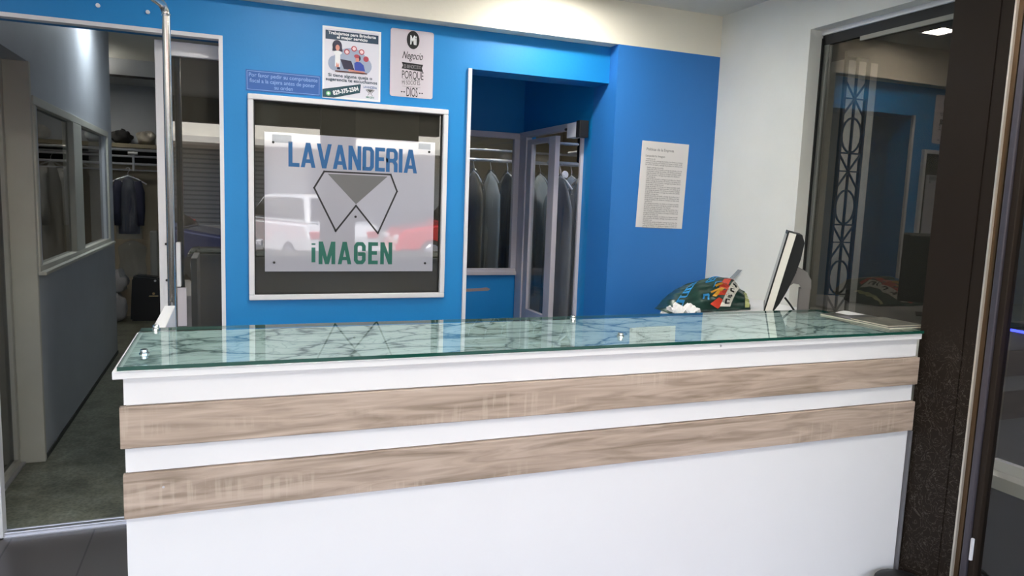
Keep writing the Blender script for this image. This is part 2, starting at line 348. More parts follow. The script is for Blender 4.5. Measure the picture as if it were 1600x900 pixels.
# window_4: alcove back window
d = sroot('window_4', (1.65, 4.98, 1.06))
bm = bmesh.new(); frame_y(bm, 1.28, 1.985, 1.06, 2.09, .042, 4.955, 5.0, .004); box(bm, 1.28, 1.985, 4.94, 4.96, 1.055, 1.085, .003); obj('window_frame', bm, grey_al, d)
obj('glass_pane', B(1.322, 1.943, 4.975, 4.979, 1.10, 2.048), gl_thin, d)
# door_2: alcove door, half glazed leaf slid beside the opening
d = sroot('door_2', (2.02, 4.5, 0))
bm = bmesh.new(); box(bm, 1.985, 2.03, 4.0, 4.97, 2.055, 2.095, .003); box(bm, 1.985, 2.03, 4.84, 4.965, 0, 2.055, .003); box(bm, 2.0, 2.12, 3.995, 4.015, 0, 2.06, .002)
obj('door_frame', bm, grey_al, d)
bm = bmesh.new(); box(bm, 1.995, 2.03, 4.76, 4.84, .03, 2.035, .003); box(bm, 1.995, 2.03, 4.36, 4.46, .03, 2.035, .003); box(bm, 1.995, 2.03, 4.46, 4.76, 2.0, 2.035, .003); box(bm, 1.995, 2.03, 4.46, 4.76, .76, .83, .003); box(bm, 1.995, 2.03, 4.46, 4.76, .03, .12, .003)
obj('door_leaf', bm, grey_al, d)
obj('glass_pane', B(2.012, 2.016, 4.46, 4.76, .83, 2.0), gl_thin, d)
obj('lower_panel', B(2.008, 2.02, 4.46, 4.76, .12, .76), mat('dark_panel', (30,34,44), .4), d)
# window_5: big pane in the right wall
d = sroot('window_5', (2.79, 2.5, 1.04))
bm = bmesh.new(); box(bm, 2.77, 2.82, 2.10, 2.919, 2.475, 2.498, .003); box(bm, 2.782, 2.82, 2.10, 2.919, 1.04, 1.075, .003); obj('window_frame', bm, white_al, d)
bm = bmesh.new(); box(bm, 2.784, 2.815, 2.885, 2.919, 1.075, 2.462, .002); obj('window_post', bm, mat('grey_frame', (112,114,110), .4, metal=.4), d)
bm = bmesh.new(); box(bm, 2.779, 2.787, 2.10, 2.915, 2.428, 2.475); box(bm, 2.776, 2.784, 2.908, 2.919, 1.075, 2.462); obj('gasket', bm, rubber, d)
obj('head_rail', B(2.776, 2.788, 2.10, 2.68, 2.408, 2.428), mat('dull_head_rail', (150,148,138), .5), d)
obj('glass_pane', B(2.793, 2.797, 2.10, 2.885, 1.075, 2.462), gl_right, d)
obj('window_sill', B(2.70, 2.784, 2.11, 2.919, 1.04, 1.10), rightpaint, d)

# pilaster and shopfront glazing at the right, running back towards the street
struct('wall_pilaster', merge([B(2.40, 2.46, 1.738, 1.907, 0, CZ), B(2.404, 2.46, 1.732, 1.738, 0, CZ), B(2.40, 2.46, 1.685, 1.732, 0, CZ)]), granite)  # pilaster and its glazing scaled in plan about the camera
struct('wall_gap_cover', merge([B(2.46, 2.82, 1.895, 1.920, 0, CZ), B(2.70, 2.82, 1.920, 2.10, 0, CZ)]), rightpaint)  # added to cover the gap between the pilaster and the right wall
d = sroot('window_6', (2.42, 1.4, 0))
obj('bright_trim', B(2.393, 2.4045, 1.6785, 1.685, 0, CZ), mat('worn_silver_edge', (206,200,188), .3, metal=.5), d)
obj('bronze_post', B(2.4045, 2.46, 1.662, 1.6785, 0, CZ), mat('warm_bronze', (92,72,52), .3, metal=.7), d)
obj('grey_post', B(2.398, 2.45, 1.6335, 1.6555, 0, CZ, bev=.004), mat('violet_grey_aluminium', (84,80,88), .35, metal=.5), d)
obj('gasket', B(2.418, 2.45, 1.6555, 1.662, 0, CZ), rubber, d)
obj('dark_stile', B(2.409, 2.45, 1.611, 1.6335, 0, CZ, bev=.003), darkbrown, d)
obj('glass_pane', B(2.429, 2.433, .1, 1.611, .05, CZ), gl_shop, d)
obj('bottom_rail', B(2.409, 2.45, .1, 1.611, 0, .05), darkbrown, d)
obj('latch', B(2.400, 2.411, 1.620, 1.629, .41, .49, bev=.002), white_al, d)
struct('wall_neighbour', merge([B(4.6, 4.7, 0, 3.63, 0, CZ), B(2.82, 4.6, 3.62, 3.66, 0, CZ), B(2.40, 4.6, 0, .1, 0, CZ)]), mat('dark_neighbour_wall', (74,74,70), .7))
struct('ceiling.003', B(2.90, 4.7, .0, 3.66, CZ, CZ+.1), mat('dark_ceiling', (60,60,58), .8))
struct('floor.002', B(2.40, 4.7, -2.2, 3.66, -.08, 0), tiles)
struct('trim_7', B(3.47, 3.74, 3.45, 3.57, 0, 2.52), rightpaint)
# porch: dark posts and fascia at the street side, seen mirrored in the windows
struct('trim_8', merge([B(.98, 1.36, -1.15, -1.0, 0, CZ)]), mat('dark_post_paint', (52,50,46), .5))
struct('trim_9', merge([B(-4.2, 2.64, -2.2, -2.05, 2.42, CZ)]), mat('fascia_paint', (84,80,70), .6))
struct('trim_10', B(1.36, 2.10, -1.12, -1.02, 2.25, CZ), mat('beige_panel', (150,142,124), .6))

# ================================================================== THE COUNTER
rc = root('reception_counter', (1.07, 2.14, 0), 'long white reception counter with two oak bands and a green glass top', 'counter')
ZT = 1.18  # counter and magazine coordinates below are scaled about the camera to this height
obj('body', B(-.234, 2.3725, 1.9034, 2.3725, 0.0, 1.148), lam, rc)
obj('front_panel', B(-.2395, 2.3725, 1.8944, 1.9034, .0, .7958), lam, rc)
obj('front_panel', B(-.2377, 2.3725, 1.8944, 1.9034, .9137, .9727), lam, rc)
obj('front_panel', B(-.2377, 2.3725, 1.8944, 1.9034, 1.0817, 1.148), lam, rc)
obj('wood_band', B(-.243, 2.384, 1.8837, 1.9034, .7993, .9102, bev=.0015), oak, rc)
obj('wood_band', B(-.2466, 2.384, 1.8837, 1.9034, .9763, 1.0782, bev=.0015), oak, rc)
obj('top_board', B(-.2591, 2.3788, 1.881, 2.390, 1.148, 1.1675, bev=.0015), lam, rc)
obj('marble_surface', B(-.2413, 2.377, 1.8873, 2.386, 1.1677, 1.1687), marble, rc)
bm = bmesh.new(); fs = box(bm, -.2475, 2.3788, 1.874, 2.395, 1.1702, ZT)
bot = [f for f in fs if abs(f.calc_center_median().z-1.1702) < 1e-5]; bmesh.ops.delete(bm, geom=bot, context='FACES_ONLY')
for f in bm.faces: f.material_index = 0 if abs(f.calc_center_median().z-ZT) < 1e-5 else 1
obj('glass_top', bm, [gl_counter, gl_edge], rc)
for x, y in ((-.2055, 2.366), (-.203, 2.012), (1.1706, 1.9936), (1.1715, 2.341)):
    bm = bmesh.new(); lathe(bm, [(.012, 0), (.012, .0035), (.009, .0055), (.009, .0115), (.0065, .0135)], (x, y, ZT), 20)
    obj('glass_bolt', bm, chrome, rc)
bm = bmesh.new(); lathe(bm, [(.0036, -.0015), (.0036, .003)], (1.478, 1.881, 1.1595), 10, 'Y'); obj('screw_cap', bm, satin, rc)
bm = bmesh.new(); lathe(bm, [(.003, -.001), (.003, .003)], (-.1555, 1.884, .872), 10, 'Y'); obj('screw_cap', bm, satin, rc)
obj('return_panel', B(-.219, -.183, 2.397, 2.86, 0, 1.178, bev=.002), lam, rc)
obj('end_channel', B(2.384, 2.391, 1.887, 1.902, 0, .795), satin, rc)
sd = obj('side_desk', P([(1.72,2.41), (2.695,2.41), (2.695,3.50), (2.50,3.50), (1.86,2.82)], 1.085, 1.113, 'Z'), lam)
tag(sd, 'white corner worktop behind the counter that carries the monitor and the bag', 'desk')
obj('support_panel', P([(1.76,2.43), (2.69,2.43), (2.69,3.44), (2.52,3.44), (1.90,2.80)], 0, 1.085, 'Z'), lam, sd)

# ------------------------------------------------------------------ monitor, seen edge-on
u = Vector((.652, .758, 0)).normalized(); nrm = Vector((u.y, -u.x, 0))     # u along the screen width, nrm out of its back
mo = root('computer_monitor', (2.369, 2.4885, 1.113), 'black flat monitor with a pale side edge turned away on a grey stand', 'monitor')
CAM_SCALE = .9; pc = Vector((2.369, 2.4885, 0)) - nrm*.1035                                     # factor scales the monitor about the camera; pc: foot of the tilted panel
tilt = R(12); tz = Vector((0,0,1))
axu = (tz*math.cos(tilt) + nrm*math.sin(tilt)).normalized(); axn = (nrm*math.cos(tilt)-tz*math.sin(tilt)).normalized()
org = pc + Vector((0,0,1.166)) - nrm*.045
def mon(bm):
    for v in bm.verts: v.co = org + (u*v.co.x + axn*v.co.y + axu*v.co.z)*CAM_SCALE
    return bm
obj('bezel', mon(B(-.185, .185, -.004, .002, 0, .395, bev=.002)), black, mo)
obj('screen', mon(B(-.170, .170, -.0052, -.004, .02, .38)), mat('dark_lcd', (14,16,20), .15), mo)
obj('casing', mon(B(-.180, .183, .002, .034, .002, .393, bev=.002)), black, mo)
obj('side_trim', mon(B(-.185, -.180, .002, .034, .004, .391, bev=.001)), mat('pale_casing', (222,216,204), .35), mo)
obj('back_cover', mon(P([(.034,.004), (.034,.393), (.062,.393), (.082,.36), (.088,.28), (.084,.20), (.072,.12), (.056,.05), (.040,.006)], -.155, .155, 'X')), black, mo)
bm = bmesh.new()
for k in range(7): box(bm, -.13, .13, .0845, .0885, .21+.014*k, .215+.014*k)
obj('vent_slots', mon(bm), rubber, mo)
grey = mat('warm_grey_plastic', (112,106,102), .5)
def st(bm, c=Vector((2.369,2.4885,1.166))):
    for v in bm.verts: v.co = c + (u*v.co.x + nrm*v.co.y + tz*(v.co.z-1.118))*CAM_SCALE
    return bm
elbow = [(-.055,1.235), (-.075,1.30), (-.055,1.325), (-.02,1.325), (.02,1.305), (.040,1.27), (.043,1.225), (.0,1.225), (-.015,1.245), (-.04,1.248)]
obj('stand_elbow', st(P(elbow, -.035, .035, 'X')), grey, mo)
obj('stand_post', st(B(-.032, .032, -.012, .040, 1.065, 1.228, bev=.004)), grey, mo)
obj('stand_base', st(B(-.09, .09, -.09, .07, 1.0595, 1.067, bev=.002)), grey, mo)
obj('cable', T([(2.25,2.457,1.226), (2.264,2.444,1.204), (2.277,2.432,1.181), (2.290,2.430,1.166), (2.295,2.439,1.166), (2.277,2.448,1.195), (2.259,2.4615,1.222)], .004, 8), black, mo, smooth=True)

# ------------------------------------------------------------------ grocery bag and things beside it
def lump(cx, cy, cz, hx, hy, hz, seed, seg=40, rings=22, rz=0, flat=.6, amp=.12):
    rnd = random.Random(seed); ph = [(rnd.uniform(0,6.28), rnd.randint(2,7), rnd.randint(1,5), rnd.uniform(.3,1)) for _ in range(12)]
    bm = bmesh.new(); grid = []
    for i in range(rings+1):
        t = math.pi*i/rings; row = []
        for k in range(seg):
            a = 2*math.pi*k/seg; s = 1+amp*sum(w_*math.sin(f1*a+p_)*math.sin(f2*t+p_*1.7) for p_, f1, f2, w_ in ph)/3
            q = lambda v, e: math.copysign(abs(v)**e, v)
            x = hx*q(math.cos(a), flat)*q(math.sin(t), flat)*s; y = hy*q(math.sin(a), flat)*q(math.sin(t), flat)*s; z = hz*q(math.cos(t), .8)*(s if math.cos(t) > -.3 else 1)
            row.append(bm.verts.new((cx+x*math.cos(rz)-y*math.sin(rz), cy+x*math.sin(rz)+y*math.cos(rz), max(cz-hz, cz+z))))
        grid.append(row)
    for i in range(rings):
        for k in range(seg):
            try: bm.faces.new((grid[i][k], grid[i+1][k], grid[i+1][(k+1)%seg], grid[i][(k+1)%seg]))
            except ValueError: pass
    bmesh.ops.remove_doubles(bm, verts=bm.verts, dist=1e-5); bmesh.ops.recalc_face_normals(bm, faces=bm.faces); return bm
# the bag lies on its side, a fat wedge; (s,t) run along its front and up its sloping face
bg_ = root('grocery_bag', (2.14, 2.90, 1.113), 'dark green printed plastic bag with blue, red and white markings lying in the corner', 'bag')
O = Vector((1.86, 2.80, 1.114)); ex = Vector((.36, .0, 0)); 
def bagpt(s, t, off=0):
    # s 0..1 left to right, t 0..1 bottom to top of the sloping front
    base_ = Vector((1.87+.50*s, 2.76+.05*s, 1.115)); topz = .118+.030*math.sin(math.pi*min(1, s*1.1)) - .05*max(0, s-.75)/.25
    lean = Vector((.07+.15*(1-s), .14, 0)); wr = .006*math.sin(19*s+7*t)+.005*math.sin(31*t-9*s)
    return base_ + lean*t + Vector((0,0,topz))*math.sin(t*math.pi/2)**.9 + Vector((-.4,-.8,.5))*(wr+off)
bm = bmesh.new(); NS, NT = 36, 16; g = [[bm.verts.new(bagpt(i/NS, j/NT)) for j in range(NT+1)] for i in range(NS+1)]
back = [[bm.verts.new(Vector((p.co.x+.03, p.co.y+.10+.08*(1-j/NT), max(1.114, p.co.z-.02)))) for j, p in enumerate(r)] for r in g]
for i in range(NS):
    for j in range(NT):
        bm.faces.new((g[i][j], g[i+1][j], g[i+1][j+1], g[i][j+1])); bm.faces.new((back[i][j], back[i][j+1], back[i+1][j+1], back[i+1][j]))
    bm.faces.new((g[i][NT], g[i+1][NT], back[i+1][NT], back[i][NT])); bm.faces.new((g[i][0], back[i][0], back[i+1][0], g[i+1][0]))
for i in (0, NS):
    for j in range(NT): bm.faces.new((g[i][j], g[i][j+1], back[i][j+1], back[i][j]))
bmesh.ops.recalc_face_normals(bm, faces=bm.faces)
obj('bag_body', bm, mat('dark_green_plastic', (34,66,58), .3, noise=.25, scale=18), bg_, smooth=True)
def patch(bm, s0, t0, s1, t1, wd, off=.004, n=6):
    """ribbon printed on the bag from (s0,t0) to (s1,t1)"""
    prev = None
    L = math.hypot(s1-s0, t1-t0); nx, ny = -(t1-t0)/L*wd, (s1-s0)/L*wd
    for k in range(n+1):
        s, t = s0+(s1-s0)*k/n, t0+(t1-t0)*k/n; a = bm.verts.new(bagpt(s-nx, t-ny, off)); b = bm.verts.new(bagpt(s+nx, t+ny, off))
        if prev: bm.faces.new((prev[0], a, b, prev[1]))
        prev = (a, b)
# blue ladder-like print along the upper left edge
bm = bmesh.new()
patch(bm, .015, .10, .02, .98, .007); patch(bm, .11, .08, .115, .96, .007)
for k in range(8):
    q = k/7; patch(bm, .015, .12+.84*q, .11, .10+.84*q, .028, n=3)
patch(bm, .30, .70, .42, .72, .02); patch(bm, .30, .82, .44, .86, .02); patch(bm, .33, .94, .50, .96, .02)
for q in (.30, .36, .42): patch(bm, q, .70, q+.03, .96, .012)
patch(bm, .34, .30, .42, .32, .02); patch(bm, .42, .32, .43, .20, .012); patch(bm, .36, .22, .36, .32, .012)
patch(bm, .46, .62, .56, .66, .018); patch(bm, .46, .50, .47, .64, .010)
obj('blue_print', bm, mat('light_blue_print', (58,156,220), .35), bg_)
bm = bmesh.new(); patch(bm, .58, .30, .66, .92, .06); patch(bm, .52, .08, .62, .20, .07); patch(bm, .62, .86, .84, .97, .05); patch(bm, .60, .30, .64, .60, .07)
obj('red_print', bm, mat('red_print', (206,66,44), .35), bg_)
bm = bmesh.new(); patch(bm, .48, .52, .58, .60, .025, .006); patch(bm, .44, .36, .56, .44, .02, .006); patch(bm, .50, .28, .60, .46, .03, .006)
obj('yellow_print', bm, mat('yellow_print', (214,158,52), .35), bg_)
bm = bmesh.new(); patch(bm, .66, .06, .84, .88, .065, .006, n=10)
obj('white_band', bm, mat('white_print', (218,216,204), .4), bg_)
bm = bmesh.new()
for k in range(5):
    q = .12+.15*k; s = .66+.18*q/.88
    patch(bm, s-.03, q, s+.03, q, .015, .009, 1); patch(bm, s-.03, q+.07, s+.03, q+.07, .015, .009, 1); patch(bm, s+(.02 if k%2 else -.02), q, s+(.02 if k%2 else -.02), q+.07, .012, .009, 1)
obj('black_print', bm, rubber, bg_)
bm = bmesh.new(); patch(bm, .955, .06, .985, .84, .028, .006, n=8)
obj('pale_yellow_edge', bm, mat('pale_yellow_print', (202,208,140), .4), bg_)
# crumpled white paper in front of the bag
bm = bmesh.new(); rnd = random.Random(5); NX, NY = 12, 6; g = []
for i in range(NX+1):
    g.append([bm.verts.new((1.845+.155*i/NX+.01*rnd.uniform(-1,1), 2.700+.05*j/NY, 1.115+.004+max(0, .018*math.sin(i*1.3+j*.5)+.012*rnd.random()+.004*j))) for j in range(NY+1)])
for i in range(NX):
    for j in range(NY): bm.faces.new((g[i][j], g[i+1][j], g[i+1][j+1], g[i][j+1]))
o = obj('crumpled_paper', bm, paper); tag(o, 'crumpled white paper lying in front of the printed green bag', 'paper')
md = o.modifiers.new('thickness', 'SOLIDIFY'); md.thickness = .0012
bm = P([(3.47,1.1135), (3.435,1.1135), (3.29,1.26), (3.325,1.26)], 2.668, 2.671, 'X')
for v in bm.verts: v.co.x += (v.co.z-1.114)*.17
o = obj('plastic_ruler', bm, glass('cloudy_plastic', (.8,.82,.84), haze=.35, hazecol=(180,184,186), rough=.2)); tag(o, 'cloudy clear plastic strip leaning on the white wall behind the bag', 'ruler')

# ------------------------------------------------------------------ magazine pile on the counter's right end
mg = root('magazine', (2.35, 2.10, ZT), 'dark covered magazine lying on the right end of the glass counter top', 'magazine')
def sheet(x0, x1, y0, y1, z, th, curl=0, bow=0, sk=0):
    bm = bmesh.new(); N = 10; top = []; bo = []
    for i in range(N+1):
        q = i/N; row = []; rb = []
        for j in range(5):
            y = y0+(y1-y0)*j/4; zz = z+curl*q*q+bow*math.sin(math.pi*q)*(j/4)
            row.append(bm.verts.new((x0+(x1-x0)*q+sk*j/4, y, zz+th))); rb.append(bm.verts.new((x0+(x1-x0)*q+sk*j/4, y, zz)))
        top.append(row); bo.append(rb)
    for i in range(N):
        for j in range(4):
            bm.faces.new((top[i][j], top[i+1][j], top[i+1][j+1], top[i][j+1])); bm.faces.new((bo[i][j], bo[i][j+1], bo[i+1][j+1], bo[i+1][j]))
        bm.faces.new((top[i][0], bo[i][0], bo[i+1][0], top[i+1][0])); bm.faces.new((top[i][4], top[i+1][4], bo[i+1][4], bo[i][4]))
    for j in range(4):
        bm.faces.new((top[0][j], top[0][j+1], bo[0][j+1], bo[0][j])); bm.faces.new((top[N][j], bo[N][j], bo[N][j+1], top[N][j+1]))
    bmesh.ops.recalc_face_normals(bm, faces=bm.faces); return bm
pages = mat('page_edges', (222,216,196), .6); cover = mat('magazine_cover', (70,70,66), .3, noise=.35, scale=14)
obj('pages', sheet(2.265, 2.444, 1.925, 2.261, ZT+.001, .005), pages, mg)
obj('cover', sheet(2.2635, 2.446, 1.923, 2.263, ZT+.006, .0012), cover, mg)
obj('cover_picture', sheet(2.279, 2.323, 2.011, 2.189, ZT+.0073, .0004), mat('cover_picture', (134,132,140), .35, noise=.3, scale=25), mg)
mg2 = root('magazine', (2.35, 2.11, ZT+.0075), 'folded newspaper slipping off the top of the dark magazine', 'magazine')
obj('pages', sheet(2.268, 2.435, 1.935, 2.109, ZT+.0078, .004), pages, mg2); obj('cover', sheet(2.267, 2.436, 1.933, 2.111, ZT+.0118, .0008), mat('newspaper_dark_page', (92,90,80), .5, noise=.3, scale=30), mg2)
o = obj('leaflet', sheet(2.341, 2.431, 2.19, 2.258, ZT+.0085, .0008, bow=.006), paper); tag(o, 'small white leaflet curling up on the far end of the magazine', 'leaflet')

# ================================================================== SIGNS ON THE BLUE WALL
YW = 3.72
ink = mat('black_ink', (22,22,24), .5); navy = mat('navy_ink', (34,62,86), .5); wink = mat('white_ink', (236,238,240), .5)
# notice
n_ = root('wall_notice', (.254, YW, 2.07), 'small blue notice with pale blue lettering above the sign window', 'sign')
obj('board', B(.083, .426, YW-.004, YW, 2.075, 2.172), mat('notice_blue', (36,92,168), .4), n_)
pb = mat('pale_blue_ink', (134,172,226), .5)
bm = bmesh.new(); frame_y(bm, .088, .421, 2.080, 2.167, .0022, YW-.0052, YW-.0042); obj('border', bm, pb, n_)
obj('lettering', merge([text_bm('Por favor pedir su comprobante', .026, .254, 2.148, YW-.005, width=.315, bold=.01), text_bm('fiscal a la cajera antes de poner', .026, .250, 2.122, YW-.005, width=.300, bold=.01), text_bm('su orden', .026, .254, 2.097, YW-.005, width=.085, bold=.01)]), pb, n_)
# poster 1
p1 = root('poster', (.577, YW, 2.07), 'white service poster with a cartoon desk scene and a phone number band', 'poster')
obj('board', B(.435, .720, YW-.003, YW, 2.071, 2.413), mat('poster_white', (222,222,232), .35), p1)
bm = bmesh.new(); frame_y(bm, .435, .720, 2.071, 2.413, .009, YW-.0036, YW-.0031); obj('border', bm, wink, p1)
y1, y2, y3, y4 = YW-.0038, YW-.0046, YW-.0054, YW-.0062
obj('title_band', B(.449, .707, y1, YW-.003, 2.352, 2.394), navy, p1)
obj('title_lettering', merge([text_bm('Trabajamos para Brindarte', .020, .578, 2.3825, y2, width=.232, bold=.03), text_bm('el mejor servicio', .020, .578, 2.3645, y2, width=.150, bold=.03)]), wink, p1)
# the illustration
bm = disc_bm(.53, 2.245, y1, .058, .045); disc_bm(.575, 2.275, y1, .07, .045, bm=bm); disc_bm(.63, 2.24, y1, .045, .042, bm=bm); disc_bm(.49, 2.24, y1, .028, .035, bm=bm)
obj('illustration_cloud', bm, mat('grey_blue_ink', (160,172,196), .5), p1)
dvi = mat('dark_violet_ink', (44,40,66), .5)
bm = disc_bm(.505, 2.325, y2, .023, .026); poly_bm([(.485,2.33), (.526,2.33), (.532,2.298), (.482,2.298)], y2, bm); obj('illustration_hair', bm, dvi, p1)
obj('illustration_screen', poly_bm([(.520,2.262), (.573,2.258), (.590,2.215), (.538,2.216)], y3), dvi, p1); obj('illustration_pot', poly_bm([(.505,2.212), (.519,2.212), (.519,2.222), (.505,2.222)], y3), dvi, p1); obj('illustration_hair', disc_bm(.607, 2.275, y2, .013, .015), dvi, p1)
ski = mat('skin_ink', (214,146,132), .5)
obj('illustration_face', disc_bm(.507, 2.315, y3, .010, .014), ski, p1); obj('illustration_face', disc_bm(.603, 2.267, y3, .009, .013), ski, p1)
obj('illustration_arm', poly_bm([(.560,2.217), (.640,2.212), (.640,2.205), (.560,2.208)], y4), ski, p1); obj('illustration_plant', poly_bm([(.499,2.222), (.513,2.222), (.515,2.245), (.509,2.232), (.503,2.246)], y4), ski, p1)
bm = disc_bm(.508, 2.291, y3, .020, .010); poly_bm([(.495,2.285), (.520,2.285), (.520,2.225), (.495,2.225)], y2-.0001, bm)
obj('illustration_white', bm, wink, p1)
obj('illustration_blue', poly_bm([(.588,2.250), (.600,2.257), (.618,2.256), (.634,2.243), (.642,2.214), (.590,2.214)], y3-.0002), mat('royal_blue_ink', (52,76,168), .5), p1)
bm = bmesh.new()
for cx, cz in ((.552,2.300), (.587,2.318), (.624,2.306), (.646,2.274)): disc_bm(cx, cz, y2, .0135, bm=bm)
disc_bm(.600, 2.283, y4, .013, .009, bm=bm)
obj('illustration_rings', bm, mat('dull_red_ink', (178,72,84), .5), p1)
bm = bmesh.new()
for cx, cz in ((.552,2.299), (.587,2.318), (.624,2.306)): disc_bm(cx, cz, y3, .0088, bm=bm)
obj('illustration_icons', bm, mat('pink_white_ink', (240,214,218), .5), p1)
obj('illustration_desk', B(.495, .652, y4-.0004, y4, 2.200, 2.206), mat('brown_ink', (92,54,48), .5), p1)
obj('message_lettering', merge([text_bm('Si tiene alguna queja o', .021, .570, 2.182, y2, width=.215, bold=.025), text_bm('sugerencia te escuchamos', .021, .577, 2.162, y2, width=.252, bold=.025)]), navy, p1)
obj('phone_band', poly_bm([(.436,2.074), (.490,2.074), (.618,2.108), (.622,2.148), (.618,2.150), (.436,2.112)], y2), mat('deep_teal_ink', (24,70,84), .5), p1)
obj('phone_badge', disc_bm(.464, 2.093, y3, .0115), mat('green_badge', (120,190,130), .5), p1)
obj('phone_badge_ring', disc_bm(.464, 2.093, y4, .006), wink, p1)
obj('phone_lettering', text_bm('829-375-2504', .028, .548, 2.1115, y3, width=.128, bold=.035, rot=R(14.5)), wink, p1)
obj('small_logo_lettering', text_bm('LAVANDERIA', .016, .668, 2.138, y2, width=.068, bold=.02), mat('logo_blue', (46,96,152), .5), p1)
obj('small_logo_lettering', text_bm('iMAGEN', .014, .668, 2.090, y2, width=.040, bold=.02), mat('logo_green', (36,120,104), .5), p1)
bm = poly_bm([(.650,2.129), (.686,2.129), (.668,2.112)], y2); poly_bm([(.646,2.126), (.649,2.128), (.666,2.108), (.656,2.098), (.655,2.100), (.663,2.108)], y2, bm); poly_bm([(.690,2.126), (.687,2.128), (.670,2.108), (.680,2.098), (.681,2.100), (.673,2.108)], y2, bm)
obj('small_logo_mark', bm, mat('logo_grey', (96,96,98), .5), p1)
# poster 2: rounded corners
p2 = root('poster', (.880, YW, 2.10), 'pinkish grey poster with black hand-lettered words and rounded corners', 'poster')
def rrect(x0, x1, z0, z1, r, n=5):
    pts = []
    for cx, cz, a0 in ((x1-r, z1-r, 0), (x0+r, z1-r, 90), (x0+r, z0+r, 180), (x1-r, z0+r, 270)):
        for k in range(n+1): a = R(a0+90*k/n); pts.append((cx+r*math.cos(a), cz+r*math.sin(a)))
    return pts
obj('board', P(rrect(.768, .991, 2.108, 2.441, .012), YW-.003, YW, 'Y'), mat('poster_pink_grey', (206,198,206), .35), p2)
obj('black_disc', disc_bm(.883, 2.393, y1, .033, .045), ink, p2)
obj('disc_lettering', text_bm('Mi', .062, .884, 2.390, y2, width=.032, bold=.03), wink, p2)
bl = text_bm('Negocio', .052, .884, 2.314, y1, width=.104, bold=.005)
for v in bl.verts: v.co.x += (v.co.z-2.314)*.25
por = text_bm('PORQUE', .056, .884, 2.217, y1, width=.112, bold=.0)
soc = text_bm('MI SOCIO ES', .030, .876, 2.180, y1, width=.094, bold=-.004, rot=R(3))
for q_ in (bl, por, soc, text_bm('DIOS', .066, .882, 2.132, y1, width=.058, bold=.0)): obj('hand_lettering', q_, ink, p2)
obj('ribbon', poly_bm([(.826,2.280), (.938,2.276), (.931,2.258), (.938,2.240), (.826,2.248), (.833,2.264)], y1), ink, p2)
obj('ribbon_lettering', text_bm('ES BENDECIDO', .024, .882, 2.260, y2, width=.088, bold=.0), mat('grey_ink', (150,146,150), .5), p2)
bm = bmesh.new()
for s in (-1, 1):
    box(bm, .882+s*.046-.008, .882+s*.046+.008, y1-.0003, y1, 2.1315, 2.1335); disc_bm(.882+s*.040, 2.1325, y1, .0035, bm=bm); disc_bm(.882+s*.054, 2.1325, y1, .0035, bm=bm)
box(bm, .830, .925, y1-.0003, y1, 2.1965, 2.1975); box(bm, .830, .925, y1-.0003, y1, 2.160, 2.161)
obj('ornaments', bm, ink, p2)
# printed sheet on the column
p3 = root('printed_notice', (2.35, 3.63, 1.47), 'white printed sheet taped to the blue column', 'paper')
def skew(bm):
    for v in bm.verts: v.co.x += (v.co.z-1.47)*.028; v.co.z -= (v.co.x-2.35)*.015
    return bm
obj('sheet', skew(B(2.191, 2.508, 3.6285, 3.6298, 1.474, 1.968)), mat('sheet_white', (226,222,220), .6), p3)
gi = mat('grey_text_ink', (188,184,180), .6); gd = mat('dark_grey_text_ink', (128,126,124), .6)
obj('heading', skew(text_bm('Políticas de la Empresa', .022, 2.315, 1.922, 3.628, width=.185, bold=.01)), gd, p3); obj('subheading', skew(text_bm('Lavandería Imagen', .017, 2.285, 1.885, 3.628, width=.13, bold=.01)), gd, p3)
rnd = random.Random(3); ls = []
lines = [(2.225,.06)]+[(2.222,.25)]*3+[(2.235,.11),(2.235,.238)]+[(2.235, w_) for w_ in (.235,.235,.225,.06,.235,.235,.235,.12,.235,.235,.235,.235,.09,.235,.235,.235,.05,.235,.235,.18,.235,.235,.235,.10,.235,.235,.06,.235,.235,.235,.20)]
z = 1.868
txt = 'condiciones del servicio de lavado y entrega de prendas a los clientes en el tiempo acordado '
for i, (x0, w_) in enumerate(lines):
    nch = max(5, int(w_*260)); k0 = (i*17) % 40; bmt = text_bm((txt*2)[k0:k0+nch].strip(), .0125, x0, z, 3.628, width=w_, align='LEFT', bold=.01); ls.append(bmt); z -= .0108 if i != 3 else .016
obj('body_text', skew(merge(ls)), gd, p3)

